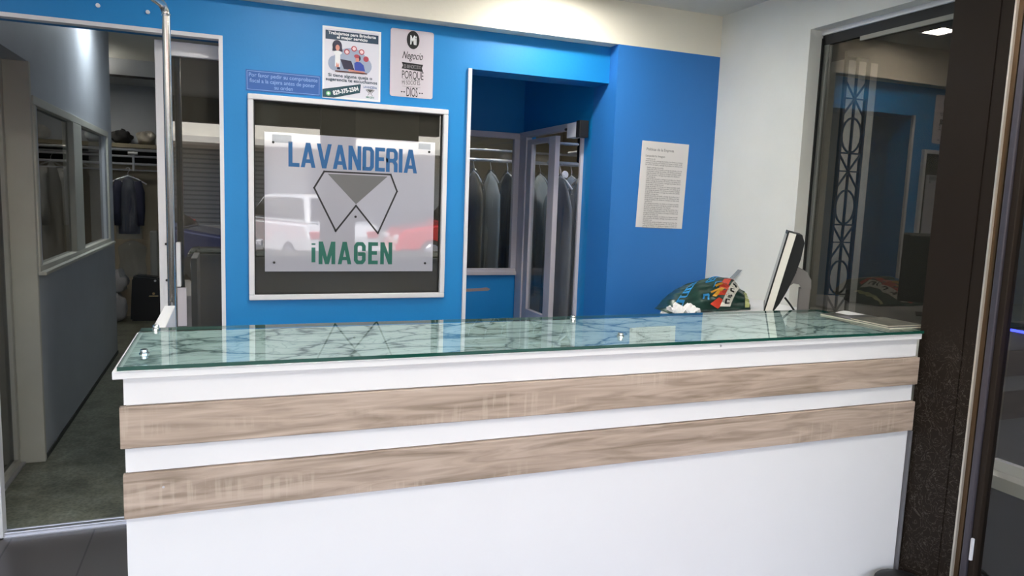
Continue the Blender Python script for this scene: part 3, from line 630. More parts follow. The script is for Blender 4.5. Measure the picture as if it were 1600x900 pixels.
# ------------------------------------------------------------------ the laundry sign in the window
sg = root('laundry_sign', (.587, 3.70, 1.212), 'white acrylic laundry sign with a collar logo mounted in the aluminium window', 'sign')
obj('panel', B(.164, 1.010, 3.712, 3.718, 1.213, 1.888, bev=.001), mat('sign_acrylic', (170,170,180), .02, spec=.8, coat=1), sg)
ys = 3.7112
def glyph(ch, x, z, w_, h, t, y):
    """block letters drawn as thick strokes on a unit cell"""
    th = t
    c = .22; cz_ = .13
    G = {'L': [[(0,1), (0,0), (1,0)]], 'A': 'A', 'V': 'V', 'N': 'N', 'M': 'M', 'I': [[(0,0), (0,1)]],
         'D': [[(0,0), (0,1), (1-c,1), (1,1-cz_), (1,cz_), (1-c,0), (0,0)]], 'E': [[(1,1), (0,1), (0,0), (1,0)], [(0,.52), (.85,.52)]],
         'R': [[(0,0), (0,1), (1-c,1), (1,1-cz_), (1,.6), (1-c,.48), (0,.48)], [(.72,.48), (1,.3), (1,0)]],
         'G': [[(1,.72), (1,1-cz_), (1-c,1), (c,1), (0,1-cz_), (0,cz_), (c,0), (1-c,0), (1,cz_), (1,.45), (.5,.45)]], 'i': [[(0,0), (0,.78)], [(0,.92), (0,1)]]}
    bm = bmesh.new(); W = w_-th; H = h-th
    def seg(a, b, cap=True):
        a = Vector(a); b = Vector(b); d_ = (b-a); L = d_.length; d_.normalize(); n_ = Vector((-d_.y, d_.x))*th/2; e = d_*th/2*(1 if cap else 0)
        yy = y-jit(); bm.faces.new([bm.verts.new((p.x, yy, p.y)) for p in (a-e-n_, b+e-n_, b+e+n_, a-e+n_)])
    def quad(pts): yy = y-jit(); bm.faces.new([bm.verts.new((x+px*w_, yy, z+pz*h)) for px, pz in pts])
    q = th/w_
    if ch == 'A':
        quad([(0,0), (q,0), (.5+q*.45,1), (.5-q*.55,1)]); quad([(1-q,0), (1,0), (.5+q*.55,1), (.5-q*.45,1)]); quad([(.22,.18), (.78,.18), (.74,.33), (.26,.33)])
    elif ch == 'V':
        quad([(0,1), (q,1), (.5+q*.45,0), (.5-q*.55,0)]); quad([(1-q,1), (1,1), (.5+q*.55,0), (.5-q*.45,0)])
    elif ch == 'N':
        quad([(0,0), (q,0), (q,1), (0,1)]); quad([(1-q,0), (1,0), (1,1), (1-q,1)]); quad([(0,1), (q*1.05,1), (1,0), (1-q*1.05,0)])
    elif ch == 'M':
        quad([(0,0), (q,0), (q,1), (0,1)]); quad([(1-q,0), (1,0), (1,1), (1-q,1)]); quad([(0,1), (q*1.1,1), (.5+q*.5,0), (.5-q*.5,0)]); quad([(1-q*1.1,1), (1,1), (.5+q*.5,0), (.5-q*.5,0)])
    else:
        for line in G[ch]:
            pt = [(x+th/2+a[0]*W, z+th/2+a[1]*H) for a in line]; rnd_ = ch in 'GDR'
            for i_, (a, b) in enumerate(zip(pt, pt[1:])):
                if rnd_ and len(pt) > 2:
                    seg(a, b, cap=False)
                    if i_: disc_bm(a[0], a[1], y, th/2, seg=14, bm=bm)
                else: seg(a, b, cap=(ch != 'i'))
            if rnd_ and len(pt) > 2:
                for e_, q_ in ((pt[0], pt[1]), (pt[-1], pt[-2])):
                    dv = (Vector(e_)-Vector(q_)).normalized()*th/2; m_ = Vector(e_)+dv*.5; seg(tuple(Vector(e_)), tuple(Vector(e_)+dv), cap=False)
    return bm
def word(s, x0, x1, z, h, t, y, ws):
    tot = sum(ws[c] for c in s); gap = (x1-x0-tot)/(len(s)-1); x = x0; out = []
    for c in s: out.append(glyph(c, x, z, ws[c], h, t, y)); x += ws[c]+gap
    return merge(out)
WS = dict(L=.052, A=.070, V=.072, N=.064, D=.058, E=.050, R=.060, I=.020, i=.020, M=.082, G=.062)
b1 = word('LAVANDERIA', .275, .915, 1.728, .120, .019, ys, WS)
for v in b1.verts: v.co.z += -(v.co.x-.275)*.006
obj('blue_lettering', b1, mat('sign_blue', (12,88,142), .35), sg)
b2 = word('iMAGEN', .385, .792, 1.250, .114, .019, ys, dict(i=.022, M=.082, A=.068, G=.060, E=.050, N=.062))
obj('green_lettering', b2, mat('sign_green', (16,98,84), .35), sg)
# collar outline: corners in the window plane
def wpt(px, pz): return (px, pz)
outl = [(.445,1.712), (.778,1.712), (.812,1.628), (.716,1.410), (.603,1.548), (.503,1.418), (.397,1.630)]
bm = bmesh.new(); n = len(outl)
for i in range(n):
    a = Vector(outl[i]); b = Vector(outl[(i+1)%n]); dd = (b-a).normalized(); nn = Vector((-dd.y, dd.x))*.0042; a = a-dd*.0042; b = b+dd*.0042
    bm.faces.new([bm.verts.new((p.x, ys, p.y)) for p in (a-nn, b-nn, b+nn, a+nn)])
obj('collar_outline', bm, ink, sg)
obj('collar_triangle', poly_bm([(.462,1.702), (.762,1.702), (.603,1.555)], ys), mat('sign_grey', (98,99,100), .35), sg)
for x, z in ((.978,1.838), (.601,1.492), (.207,1.258), (.968,1.256), (.205,1.84)):
    bm = bmesh.new(); lathe(bm, [(.006, -.004), (.006, 0)], (x, 3.712, z), 10, 'Y'); obj('screw', bm, rubber, sg)
obj('tape', B(.20, .29, 3.7105, 3.7118, 1.84, 1.878), plastic_film, sg); obj('tape', B(.92, .985, 3.7105, 3.7118, 1.85, 1.880), plastic_film, sg)

# small round white spots high on the blue wall
for x, z, lb in ((-.52, 2.382, 'left'), (-.325, 2.378, 'right')):
    bm = bmesh.new(); lathe(bm, [(.009, -.012), (.009, -.004), (.006, 0)], (x, YW, z), 12, 'Y')
    o = obj('white_spot', bm, wink); tag(o, 'small round white spot high on the blue wall, '+('further left from the chrome pole' if lb == 'left' else 'just left of the chrome pole'), 'wall plug')
# torn paint patch below alcove window, a scrape on the wall
o = obj('paint_scrape', P([(1.60,.930), (1.78,.935), (1.80,.948), (1.77,.960), (1.72,.955), (1.60,.952)], 4.978, 4.98, 'Y'), mat('bare_plaster', (160,140,136), .8)); o['kind'] = 'structure'; o.name = 'trim_11'

# ------------------------------------------------------------------ chrome pole, bending towards the street at its top
cp = root('chrome_pole', (-.245, 3.45, 0), 'tall chrome pipe standing behind the left end of the counter', 'pole')
pts = [(-.237, 3.5, 0), (-.237, 3.5, 2.335), (-.241, 3.496, 2.352), (-.249, 3.482, 2.366), (-.256, 3.465, 2.372), (-.60, 2.3, 2.385), (-.72, 1.9, 2.385)]
obj('pipe', T(pts, .0170, 20), pipe_metal, cp, smooth=True)
bm = bmesh.new(); lathe(bm, [(.055, 0), (.055, .006), (.03, .012), (.024, .02)], (-.237, 3.5, 0), 24); obj('floor_flange', bm, chrome, cp)
bm = bmesh.new(); lathe(bm, [(.0178, 0), (.0195, .005), (.0178, .01)], (-.237, 3.5, 2.325), 20); obj('joint_ring', bm, chrome, cp)
bm = T([(-.235, 3.475, .98), (-.232, 3.455, 1.0), (-.232, 3.45, 1.08), (-.238, 3.47, 1.10)], .006, 8); obj('small_handle', bm, satin, cp, smooth=True)
obj('ceiling_bracket', T([(-.72, 1.9, 2.385), (-.72, 1.9, CZ)], .012, 10), chrome, cp, smooth=True)

# door closer on the alcove door
dc = root('door_closer', (2.0, 4.0, 1.98), 'small white and black door closer at the top of the alcove door', 'door closer')
obj('housing', B(1.945, 2.0, 3.955, 4.09, 1.995, 2.085, bev=.003), whiteplastic, dc); obj('end_cap', B(1.940, 2.0, 3.905, 3.955, 1.990, 2.090, bev=.003), rubber, dc); obj('arm', T([(1.97,4.09,2.06), (1.975,4.14,2.055), (1.99,4.20,2.06)], .009, 8), black, dc)

# ================================================================== GARMENTS
def garment_bm(w_, d_, top, bot, seed, sleeves=False, flare=1.0):
    """a hanging garment, hanger point at (0,0,0), wide along x"""
    rnd = random.Random(seed); bm = bmesh.new(); N = 16; SEG = 32; rings = []; p = [rnd.uniform(0, 6.28) for _ in range(4)]
    for i in range(N+1):
        q = i/N; z = top+(bot-top)*q
        hw = w_*(.18+.82*min(1, (q/.14)**.6)) if q < .14 else w_*(1+(flare-1)*q); hd = d_*(.35+.65*min(1, q/.2))
        ring = []
        for k in range(SEG):
            a = 2*math.pi*k/SEG; f = 1+.20*q*math.sin(5*a+p[0]+2*q)+.12*q*math.sin(9*a+p[1])
            zz = z + (0 if q > .14 else -.05*abs(math.cos(a))*(q/.14))
            ring.append(bm.verts.new((hw*math.cos(a)*(1+.04*math.sin(7*q+p[2])), hd*math.sin(a)*f, zz)))
        rings.append(ring)
    for i in range(N):
        for k in range(SEG): bm.faces.new((rings[i][k], rings[i+1][k], rings[i+1][(k+1)%SEG], rings[i][(k+1)%SEG]))
    bm.faces.new(rings[0]); bm.faces.new(rings[-1][::-1])
    if sleeves:
        for s in (-1, 1): tube(bm, [(s*w_*.85, 0, top-.05), (s*w_*1.08, -.01, top-.18), (s*w_*1.12, -.03, top-.38), (s*w_*1.06, -.05, top-.56)], [.045, .052, .045, .036], 10)
    bmesh.ops.recalc_face_normals(bm, faces=bm.faces); return bm
def hanger_bm():
    bm = bmesh.new(); tube(bm, [(-.19, 0, -.16), (-.10, 0, -.105), (0, 0, -.07), (.10, 0, -.105), (.19, 0, -.16)], .007, 8)
    tube(bm, [(0, 0, -.07), (0, 0, -.03), (.014, 0, -.012), (.022, 0, .006), (.012, 0, .022), (-.006, 0, .024), (-.02, 0, .012)], .003, 6); return bm
def film_bm(w_, d_, top, bot, seed):
    rnd = random.Random(seed); bm = bmesh.new(); N, SEG = 22, 40; rings = []; p = [rnd.uniform(0, 6.28) for _ in range(6)]
    for i in range(N+1):
        q = i/N; z = top+(bot-top)*q; hw = w_*(.12+.98*min(1, (q/.16)**.7)); hd = d_*(.3+.8*min(1, q/.2)); ring = []
        for k in range(SEG):
            a = 2*math.pi*k/SEG; f = 1+.16*math.sin(6*a+p[0]+9*q)+.12*math.sin(11*a+p[1]-5*q)+.06*math.sin(17*a+p[2]+14*q)
            ring.append(bm.verts.new((hw*math.cos(a)*(1+.05*math.sin(11*q+p[3])), hd*math.sin(a)*f, z)))
        rings.append(ring)
    for i in range(N):
        for k in range(SEG): bm.faces.new((rings[i][k], rings[i+1][k], rings[i+1][(k+1)%SEG], rings[i][(k+1)%SEG]))
    return bm
cloths = {'silver': mat('silver_grey_cloth', (150,150,152), .5, noise=.08), 'navy': mat('navy_cloth', (18,22,46), .8, noise=.15, scale=20), 'white': mat('white_cloth', (206,208,210), .8, noise=.05), 'grey': mat('grey_cloth', (96,96,98), .8, noise=.15, scale=12), 'black': mat('black_cloth', (24,24,26), .8, noise=.15), 'beige': mat('beige_cloth', (150,138,120), .8, noise=.1), 'pale blue': mat('pale_blue_cloth', (142,156,176), .8, noise=.08)}
HM = {'white': whiteplastic, 'black': black}
proto = {}
def garment(colour, loc, rz, label, group, film=True, long=.95, width=.22, sleeves=False, name=None, hm='white'):
    key = (colour, film, long, width, sleeves, hm)
    if key not in proto:
        r = root(name or 'hanging_garment', loc, label, 'garment', group, rz)
        obj('hanger', hanger_bm(), HM[hm], r, smooth=True, local=True)
        obj('cloth', garment_bm(width, .042, -.08, -.08-long, 3+2*len(proto), sleeves, 1.05), cloths[colour], r, smooth=True, local=True)
        if film: obj('plastic_cover', film_bm(width+.02, .048, -.05, -.14-long, len(proto)+3), plastic_film, r, smooth=True, local=True)
        proto[key] = r; return r
    s = proto[key]; r = s.copy(); C.objects.link(r); r.location = loc; r.rotation_euler = (0,0,rz); r['label'] = label
    if group: r['group'] = group
    for ch in list(s.children):
        c = ch.copy(); C.objects.link(c); c.parent = r
    return r
def rail(name, a, b, r, label, cat='clothes rail'):
    o = obj(name, T([a, b], r, 12), satin, smooth=True); return tag(o, label, cat)
# storage room rail seen through the alcove window and door
sr = root('clothes_rail', (2.3, 5.75, 2.0), 'long metal clothes rail crossing the storage room behind the alcove window', 'clothes rail')
obj('bar', T([(.6, 5.75, 1.93), (3.8, 5.75, 1.93)], .014, 12), satin, sr, smooth=True); obj('upper_bar', T([(.6, 5.85, 2.02), (3.8, 5.85, 2.02)], .010, 12), satin, sr, smooth=True)
for x in (1.0, 2.3, 3.4): obj('ceiling_rod', T([(x, 5.75, 1.93), (x, 5.75, 2.7)], .008, 8), satin, sr, smooth=True)
ORD = 'first second third fourth fifth sixth seventh eighth ninth tenth eleventh twelfth thirteenth fourteenth fifteenth'.split()
seq = ['grey','white','black','pale blue','white','grey','beige','white','black','grey','white','navy','pale blue','grey','white']
for i, c in enumerate(seq):
    x = 1.0+i*.15
    garment(c, (x, 5.75, 1.905), math.pi/2, '%s garment under clear plastic, %s from the left on the storage rail' % (c, ORD[i]), 'plastic covered garments on the storage rail', long=.95)
# two near the open alcove door
s2 = root('clothes_rail', (2.45, 4.55, 1.93), 'short metal clothes rail just inside the open alcove door', 'clothes rail')
obj('bar', T([(2.12, 4.75, 1.88), (3.4, 4.75, 1.88)], .014, 12), satin, s2, smooth=True); obj('upper_bar', T([(2.12, 4.75, 2.02), (3.4, 4.75, 2.02)], .011, 12), satin, s2, smooth=True)
obj('cross_bar', T([(2.5, 4.3, 1.99), (2.5, 5.2, 1.99)], .011, 12), satin, s2, smooth=True); obj('ceiling_rod', T([(2.36, 4.75, 1.88), (2.36, 4.75, 2.7)], .012, 8), black, s2, smooth=True)
for k, (x, c, lb) in enumerate(((2.225, 'silver', 'pale grey garment in shiny plastic film nearest the open alcove door'), (2.385, 'white', 'white garment in shiny plastic film second inside the open alcove door'), (2.565, 'black', 'black garment in shiny plastic film third inside the open alcove door'), (2.73, 'silver', 'pale grey garment in plastic film deepest behind the open alcove door'))):
    garment(c, (x, 4.75, 1.858), math.pi/2, lb, None, long=1.15, width=.20)
for k, (x, lb) in enumerate(((2.17, 'left'), (2.245, 'right'))):
    bm = bmesh.new(); lathe(bm, [(.022, -.006), (.028, 0), (.022, .006)], (x, 4.72, 1.80), 18, 'Y'); o = obj('hanger_tag', bm, whiteplastic); tag(o, 'round white plastic tag hanging at the alcove door, the %s one of two' % lb, 'tag')
# low equipment glimpsed through the door glass
wt = root('work_table', (2.2, 6.9, 0), 'pale work table standing deep in the storage room behind the alcove door', 'table')
obj('tabletop', B(1.5, 2.9, 6.7, 7.4, 1.0, 1.04, bev=.005), mat('pale_table', (170,158,130), .5), wt)
for x in (1.55, 2.8):
    for y in (6.75, 7.3): obj('leg', B(x, x+.05, y, y+.05, 0, 1.0), satin, wt)

# ------------------------------------------------------------------ corridor end
sh = root('store_shelf', (-1.6, 9.75, 2.06), 'wooden shelf with three metal clothes rails beneath it at the corridor end', 'shelf')
obj('board', B(-3.9, .02, 9.50, 10.0, 2.055, 2.10), mat('shelf_board', (112,104,84), .6, noise=.1), sh)
for y, z, r in ((9.50, 2.03, .018), (9.50, 1.955, .013), (9.50, 1.868, .015), (9.60, 1.80, .010)): obj('rail', T([(-3.9, y, z), (.02, y, z)], r, 10), satin, sh, smooth=True)
obj('dark_backing', B(-3.9, .02, 9.90, 9.99, 1.88, 2.05), black, sh)
for x in (-2.4, -1.02):
    obj('bracket', merge([T([(x, 9.50, 2.05), (x, 9.50, 1.79)], .014, 8), T([(x-.05, 9.46, 1.99), (x+.05, 9.46, 1.99)], .018, 8)]), satin, sh)
for i, (x, c) in enumerate(((-1.42,'white'), (-1.16,'black'), (-.90,'beige'), (-.64,'white'), (-2.0,'beige'), (-2.5,'white'))):
    bm = lump(x, 9.72, 2.10+.078, .104, .15, .078, 20+i, seg=28, rings=14, flat=.8, amp=.25)
    o = obj('folded_laundry', bm, {'white': mat('shiny_wrapped_white', (206,212,216), .2), 'black': cloths['black'], 'beige': mat('wrapped_beige', (150,144,134), .3)}[c], smooth=True)
    tag(o, ['crinkled white plastic bundle at the left of the shelf top', 'dark bundle between pale ones on the shelf top', 'beige wrapped bundle right of the dark bundle on the shelf', 'white wrapped bundle at the right end of the visible shelf', 'beige bundle on the shelf behind the corridor window', 'white bundle furthest left on the shelf behind the corridor window'][i], 'laundry bundle')
o = garment('navy', (-1.075, 9.46, 1.80), .15, 'navy jacket in plastic hanging alone from the rail at the corridor end', None, long=.66, width=.11, sleeves=True, hm='white')
# plastic bag skirt below the jacket
bm = film_bm(.13, .07, .985, .55, 77)
for v in bm.verts: v.co.x += -1.05; v.co.y += 9.46
o = obj('plastic_sheet', bm, plastic_film, smooth=True); tag(o, 'clear plastic sheet hanging below the navy jacket', 'plastic sheet')
hb = root('handbag', (-.93, 9.7, 0), 'large black handbag with metal clasps standing on the floor at the corridor end', 'handbag')
bm = P([(-1.11,0.0), (-.76,0.0), (-.76,.50), (-.80,.53), (-1.05,.56), (-1.08,.52)], 9.60, 9.80, 'Y'); bmesh.ops.bevel(bm, geom=bm.edges[:], offset=.02, segments=2, affect='EDGES'); obj('bag_body', bm, mat('black_leather', (14,14,18), .35), hb)
obj('clasp', B(-.90, -.80, 9.575, 9.60, .30, .312, bev=.002), mat('dull_gold', (170,150,110), .3, metal=.8), hb); 
bm = bmesh.new(); lathe(bm, [(.015, -.01), (.015, 0)], (-.85, 9.6, .335), 12, 'Y'); obj('clasp_button', bm, MATS['dull_gold'], hb)
bm = bmesh.new(); lathe(bm, [(.013, -.01), (.013, 0)], (-.83, 9.6, .49), 12, 'Y'); obj('strap_ring', bm, satin, hb)
bm = lump(-1.27, 9.62, .165, .13, .14, .165, 31, seg=32, rings=18, flat=.75, amp=.2); o = obj('laundry_sack', bm, mat('grey_sack', (150,148,150), .6), smooth=True); tag(o, 'pale grey cloth sack slumped on the floor left of the black handbag', 'sack')
bm = lump(-1.25, 9.66, .48, .115, .12, .135, 33, seg=32, rings=18, flat=.75, amp=.2); o = obj('laundry_sack', bm, MATS['grey_sack'], smooth=True); tag(o, 'dim grey cloth sack resting on top of the lower sack', 'sack')
o = obj('white_locker', B(-.90, -.815, 9.84, 9.98, .0, 1.08, bev=.02), mat('dim_white_locker', (150,150,146), .5)); tag(o, 'narrow pale cabinet standing behind the black handbag', 'cabinet')
# garments in the left room, seen through the corridor windows
lr = root('clothes_rail', (-1.6, 7.6, 1.9), 'metal clothes rail behind the corridor windows', 'clothes rail')
obj('bar', T([(-2.4, 7.6, 1.90), (-1.13, 7.6, 1.90)], .012, 10), satin, lr, smooth=True); obj('end_plate', B(-1.14, -1.13, 7.56, 7.64, 1.86, 1.94), satin, lr); obj('ceiling_rod', T([(-2.3, 7.6, 1.90), (-2.3, 7.6, 3.0)], .01, 8), satin, lr, smooth=True)
for x, c, rz, lb in ((-1.475, 'white', .95, 'white robe hanging behind the near corridor window'), (-1.25, 'black', .95, 'black garment just right of the white robe behind the corridor window'), (-1.70, 'navy', .95, 'navy garment just left of the white robe behind the corridor window'), (-1.94, 'black', .95, 'dark garment furthest left behind the corridor window')):
    garment(c, (x, 7.6, 1.88), rz, lb, None, film=False, long=1.0, width=.13 if c != 'white' else .11, sleeves=(c == 'white'))

# ================================================================== BEHIND THE RIGHT WINDOW
lc = root('lattice_column', (3.42, 3.3, 0), 'dark iron lattice column of crossed bars behind the right window', 'lattice')
iron = mat('dark_iron', (44,44,46), .5, metal=.4)
XL0, XL1, YL = 3.335, 3.505, 3.30
for x in (XL0, XL1): obj('upright', B(x-.009, x+.009, YL-.009, YL+.009, 0, 2.52), iron, lc)
obj('centre_upright', B((XL0+XL1)/2-.006, (XL0+XL1)/2+.006, YL-.006, YL+.006, 0, 2.50), iron, lc)
H = .21; k = 0; z = 0.06
while z+H < 2.52:
    bm = bmesh.new(); xm = (XL0+XL1)/2
    if k % 2 == 0:
        for a, b in (((XL0, z), (XL1, z+H)), ((XL1, z), (XL0, z+H))): tube(bm, [(a[0], YL, a[1]), (b[0], YL, b[1])], .0065, 6)
        tube(bm, [(XL0, YL, z+H/2), (XL1, YL, z+H/2)], .004, 6)
    else:
        for s in (1, -1): tube(bm, [(xm+s*.075*math.cos(a)*1.0, YL, z+H/2+.100*math.sin(a)) for a in [math.pi/2-math.pi*j/8 for j in range(9)]], .0065, 6)
        tube(bm, [(XL0, YL, z), (XL1, YL, z)], .005, 6)
    obj('lattice_panel', bm, iron, lc); z += H; k += 1
obj('top_bar', B(XL0-.01, XL1+.01, YL-.01, YL+.01, 2.50, 2.525), iron, lc)
# display counter of the neighbouring room
dk = root('display_counter', (3.1, 1.5, 0), 'dark display counter with a white ledge and a blue light line behind the right glass', 'counter')
obj('body', B(3.0, 3.5, .4, 2.02, 0, .474), mat('black_gloss', (20,21,26), .12), dk)
obj('white_ledge', B(2.98, 3.5, .4, 2.02, .474, .53, bev=.002), pillarm, dk); obj('white_ledge', B(3.05, 3.5, .4, 2.02, .53, .575, bev=.002), rightpaint, dk)
obj('upper_case', B(3.08, 3.5, .4, 2.02, .575, 1.13), mat('grey_case', (62,62,66), .2), dk)
obj('light_strip', B(3.07, 3.09, .4, 2.02, 1.130, 1.142), mat('blue_led', (30,40,220), .4, emit=(40,50,255), estr=4.0), dk)
obj('top', B(3.06, 3.5, .4, 2.02, 1.142, 1.17), black, dk)
o = obj('beige_stool', T([(2.84,1.60,0), (2.835,1.605,.25), (2.83,1.61,.50)], [.05,.035,.03], 14), mat('beige_leg', (176,160,138), .5), smooth=True); tag(o, 'beige rounded post standing behind the right glass by the floor', 'post')
# black bin at the foot of the pilaster
bn = root('waste_bin', (2.27, 1.77, 0), 'black bin with a rounded rim at the foot of the dark pilaster', 'bin')  # bin position and height scaled about the camera, foot kept on the floor
bm = bmesh.new(); lathe(bm, [(.070, 0), (.080, .16), (.088, .255)], (2.285, 1.775, 0), 24); obj('bin_body', bm, black, bn, smooth=True)
bm = bmesh.new(); lathe(bm, [(.094, 0), (.099, .006), (.096, .014), (.06, .024)], (2.285, 1.775, .255), 24); obj('lid', bm, black, bn, smooth=True)

# ================================================================== LAMPS
def panel_lamp(name, x, y, z, s, power, label, colour=(1, .98, .95)):
    r = root(name, (x, y, z), label, 'lamp')
    bm = bmesh.new()
    for a in ((-s-.012, s+.012, -s-.012, -s), (-s-.012, s+.012, s, s+.012), (-s-.012, -s, -s, s), (s, s+.012, -s, s)): box(bm, x+a[0], x+a[1], y+a[2], y+a[3], z-.012, z)
    obj('rim', bm, whiteplastic, r)
    area = 4*s*s; e = power/(math.pi*area)
    m = mat('diffuser_%s' % len(MATS), (255,255,255), .5, emit=tuple(int(255*c**.4545) for c in colour), estr=e)
    obj('diffuser', B(x-s, x+s, y-s, y+s, z-.008, z-.002), m, r)
LP = [(1.59, 3.25, CZ, .072, 6.5, 'small square white ceiling lamp near the blue wall, mirrored in the right window', (1,.97,.9)),
      (.35, 2.75, CZ, .072, 6.5, 'unseen fill lamp added above the left part of the counter', (1,.97,.9)),  # added out of view to lift the back wall against the bright front
      (.2, .4, CZ, .072, 8.5, 'unseen fill lamp added above the customers standing place', (1,.97,.9)),  # unseen, added to balance room light with daylight
      (1.75, .9, CZ, .072, 8.5, 'unseen fill lamp added between the counter and the right glazing', (1,.97,.9)),  # extra fill on the right, added out of view
      (-1.6, 1.6, CZ, .072, 8.5, 'unseen fill lamp added at the left side of the entrance area', (1,.97,.9)),  # extra fill on the left, added out of view
      (-.78, 6.5, 3.0, .11, 6.0, 'small square lamp in the corridor ceiling', (.86,.95,1)),
      (-1.6, 8.9, 2.80, .07, 2.6, 'small square lamp over the shelf in the left room', (1,.95,.85)),
      (-1.75, 6.3, 3.0, .08, 5.0, 'unseen lamp added in the left room to brighten the hanging robe', (1,.95,.85)),  # added so the garments behind the corridor glass are lit from the front
      (2.60, 4.2, 2.7, .06, 4.0, 'unseen lamp added inside the open alcove door to brighten the garments', (1,.98,.95)),  # added to brighten the plastic film seen in the door gap
      (2.4, 6.6, 2.7, .08, 4.5, 'small square lamp at the back of the storage room ceiling', (1,.95,.85)),
      (1.85, 5.35, 2.7, .06, 3.0, 'unseen lamp added behind the alcove window to brighten the plastic covers', (1,.97,.92)),  # second storage lamp, added because the covered garments were dull
      (2.75, 1.3, CZ-.001, .05, 6.0, 'unseen lamp added behind the right glass to brighten the white ledge', (1,.97,.92)),  # added close to the glass so the ledge front catches light
      (3.6, 2.4, CZ, .06, 10.0, 'unseen lamp added behind the right window to brighten the lattice', (1,1,1))]  # added to make the lattice and white post show through the glass
for x, y, z, hs, pw, lb, col in LP: panel_lamp('ceiling_lamp', x, y, z, hs, pw, lb, col)

# ================================================================== THE STREET, mirrored in the glass
struct('floor.003', B(-24, 26, -26, -2.2, -.14, -.04), mat('asphalt', (112,110,106), .85, noise=.15, scale=8, bump=.2, bscale=80))
o = struct('trim_12', B(-24, 26, -14.6, -14.2, -.04, .10), mat('kerb_white', (222,220,212), .7))
bd = root('shop_building', (2, -17.5, 0), 'white commercial building with roller shutters across the street', 'building')
obj('wall', B(-22, 24, -19.5, -17.5, -.04, 5.2), mat('building_white', (226,222,212), .7, noise=.05), bd)
m, n_n, l_l, p_, tc_ = base('grey_roller_shutter', .5); mp_ = mapping(n_n, l_l, tc_, (1,1,1)); wv = n_n.new('ShaderNodeTexWave'); wv.bands_direction = 'Z'; wv.inputs['Scale'].default_value = 2.2; l_l.new(mp_.outputs[0], wv.inputs['Vector']); rr = noderamp(n_n, [(0,(86,86,86)), (.5,(150,150,150))]); l_l.new(wv.outputs['Fac'], rr.inputs[0]); l_l.new(rr.outputs[0], p_.inputs['Base Color'])
for x in (-14, -8.5, -3, 2.5, 8, 13.5): obj('roller_shutter', B(x, x+4.2, -17.5, -17.42, 0, 2.9), m, bd)
obj('canopy', B(-22, 24, -17.5, -15.9, 3.0, 3.18), MATS['building_white'], bd)
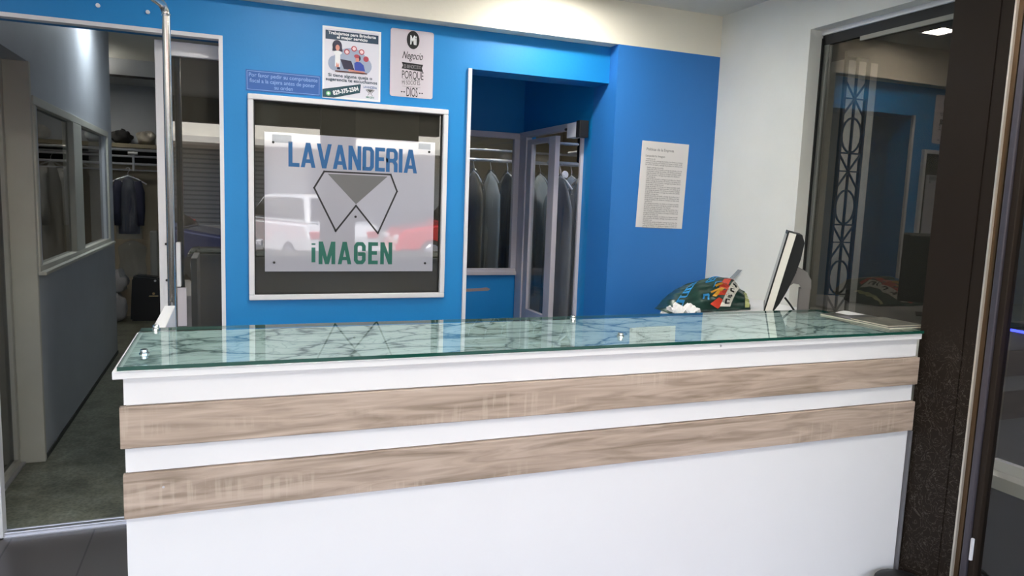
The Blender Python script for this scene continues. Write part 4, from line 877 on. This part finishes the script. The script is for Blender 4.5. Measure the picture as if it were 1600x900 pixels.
def car(loc, rz, col, label, h=1.45, L=4.3, suv=False):
    r = root('car', loc, label, 'car', None, rz); paint = mat('car_paint_%d_%d_%d' % col, col, .2, coat=1)
    W = .88; b = .32; hl = L/2
    if suv: body = [(-hl,b), (-hl,.75), (-hl+.12,1.0), (-hl+.25,1.02), (hl-1.15,1.02), (hl-.15,.85), (hl,.65), (hl,b)]; cab = [(-hl+.15,1.0), (-hl+.45,h-.04), (-hl+.8,h), (hl-2.0,h), (hl-1.65,h-.04), (hl-1.1,1.0)]
    else: body = [(-hl,b), (-hl,.70), (-hl+.1,.92), (-hl+.7,.96), (hl-1.25,.95), (hl-.2,.78), (hl,.60), (hl,b)]; cab = [(-hl+.55,.94), (-hl+1.15,h-.05), (-hl+1.5,h), (hl-2.2,h), (hl-1.85,h-.05), (hl-1.15,.93)]
    bm = P(body, -W, W, 'Y'); bmesh.ops.bevel(bm, geom=[e for e in bm.edges if abs(e.verts[0].co.y-e.verts[1].co.y) < 1e-6], offset=.06, segments=3, affect='EDGES'); obj('body', bm, paint, r, smooth=False, local=True)
    bm = P(cab, -W+.05, W-.05, 'Y')
    for v in bm.verts: v.co.y *= 1-.22*max(0, v.co.z-.95)/(h-.95)
    bmesh.ops.bevel(bm, geom=bm.edges[:], offset=.04, segments=2, affect='EDGES'); obj('cabin', bm, paint, r, local=True)
    win = mat('car_glass', (20,24,28), .05)
    zc = sum(z for _, z in cab)/len(cab); xc = sum(x for x, _ in cab)/len(cab); g_ = [(xc+(x-xc)*.86, zc+(z-zc)*.70) for x, z in cab]
    bm = P(g_, -W+.02, W-.02, 'Y')
    for v in bm.verts: v.co.y *= (1-.22*max(0, v.co.z-.95)/(h-.95))*1.015
    obj('side_windows', bm, win, r, local=True)
    for s, (a, c) in ((-1, (cab[0], cab[1])), (1, (cab[-1], cab[-2]))):
        bm = bmesh.new(); q = [(a[0]+(c[0]-a[0])*t, a[1]+(c[1]-a[1])*t) for t in (.12, .92)]
        vs = [bm.verts.new((q[i][0]+s*.02, sy*(W-.15-.12*i), q[i][1]+.02)) for i, sy in ((0,-1), (0,1), (1,1), (1,-1))]; bm.faces.new(vs); bmesh.ops.solidify(bm, geom=bm.faces[:], thickness=.01)
        obj('windscreen' if s > 0 else 'rear_window', bm, win, r, local=True)
    for sx in (-1, 1):
        for sy in (-1, 1):
            bm = bmesh.new(); lathe(bm, [(.20, -.10), (.32, -.09), (.33, 0), (.32, .09), (.20, .10)], (sx*(hl-.85), sy*(W-.08), .29), 24, 'Y'); wl = obj('wheel', bm, rubber, r, smooth=False, local=True)
            bm = bmesh.new(); lathe(bm, [(.19, -.012), (.21, 0), (.19, .012)], (sx*(hl-.85), sy*(W+.025), .29), 20, 'Y'); obj('hubcap', bm, satin, wl, local=True)
    for sy in (-1, 1):
        obj('head_lamp', B(hl-.10, hl+.01, sy*.62-.17, sy*.62+.17, .58, .70, bev=.02), whiteplastic, r, local=True)
        obj('tail_lamp', B(-hl-.01, -hl+.08, sy*.68-.14, sy*.68+.14, .70, .86, bev=.02), mat('tail_red', (170,20,24), .2), r, local=True)
    obj('front_bumper', B(hl-.08, hl+.06, -W+.04, W-.04, .30, .48, bev=.03), paint, r, local=True); obj('rear_bumper', B(-hl-.06, -hl+.08, -W+.04, W-.04, .30, .48, bev=.03), paint, r, local=True)
    return r
car((1.55, -10.2, -.04), R(248), (196,198,200), 'silver hatchback parked across the street', h=1.62, L=4.2, suv=True)
car((6.1, -10.8, -.04), R(180), (186,22,30), 'red sport utility car parked right of the silver one', h=1.72, L=4.5, suv=True)
car((-1.6, -7.4, -.04), R(8), (38,44,78), 'dark blue sedan parked nearest the shop', h=1.42)
car((-3.0, -12.6, -.04), R(183), (176,24,30), 'red sedan parked behind the dark blue sedan', h=1.45)
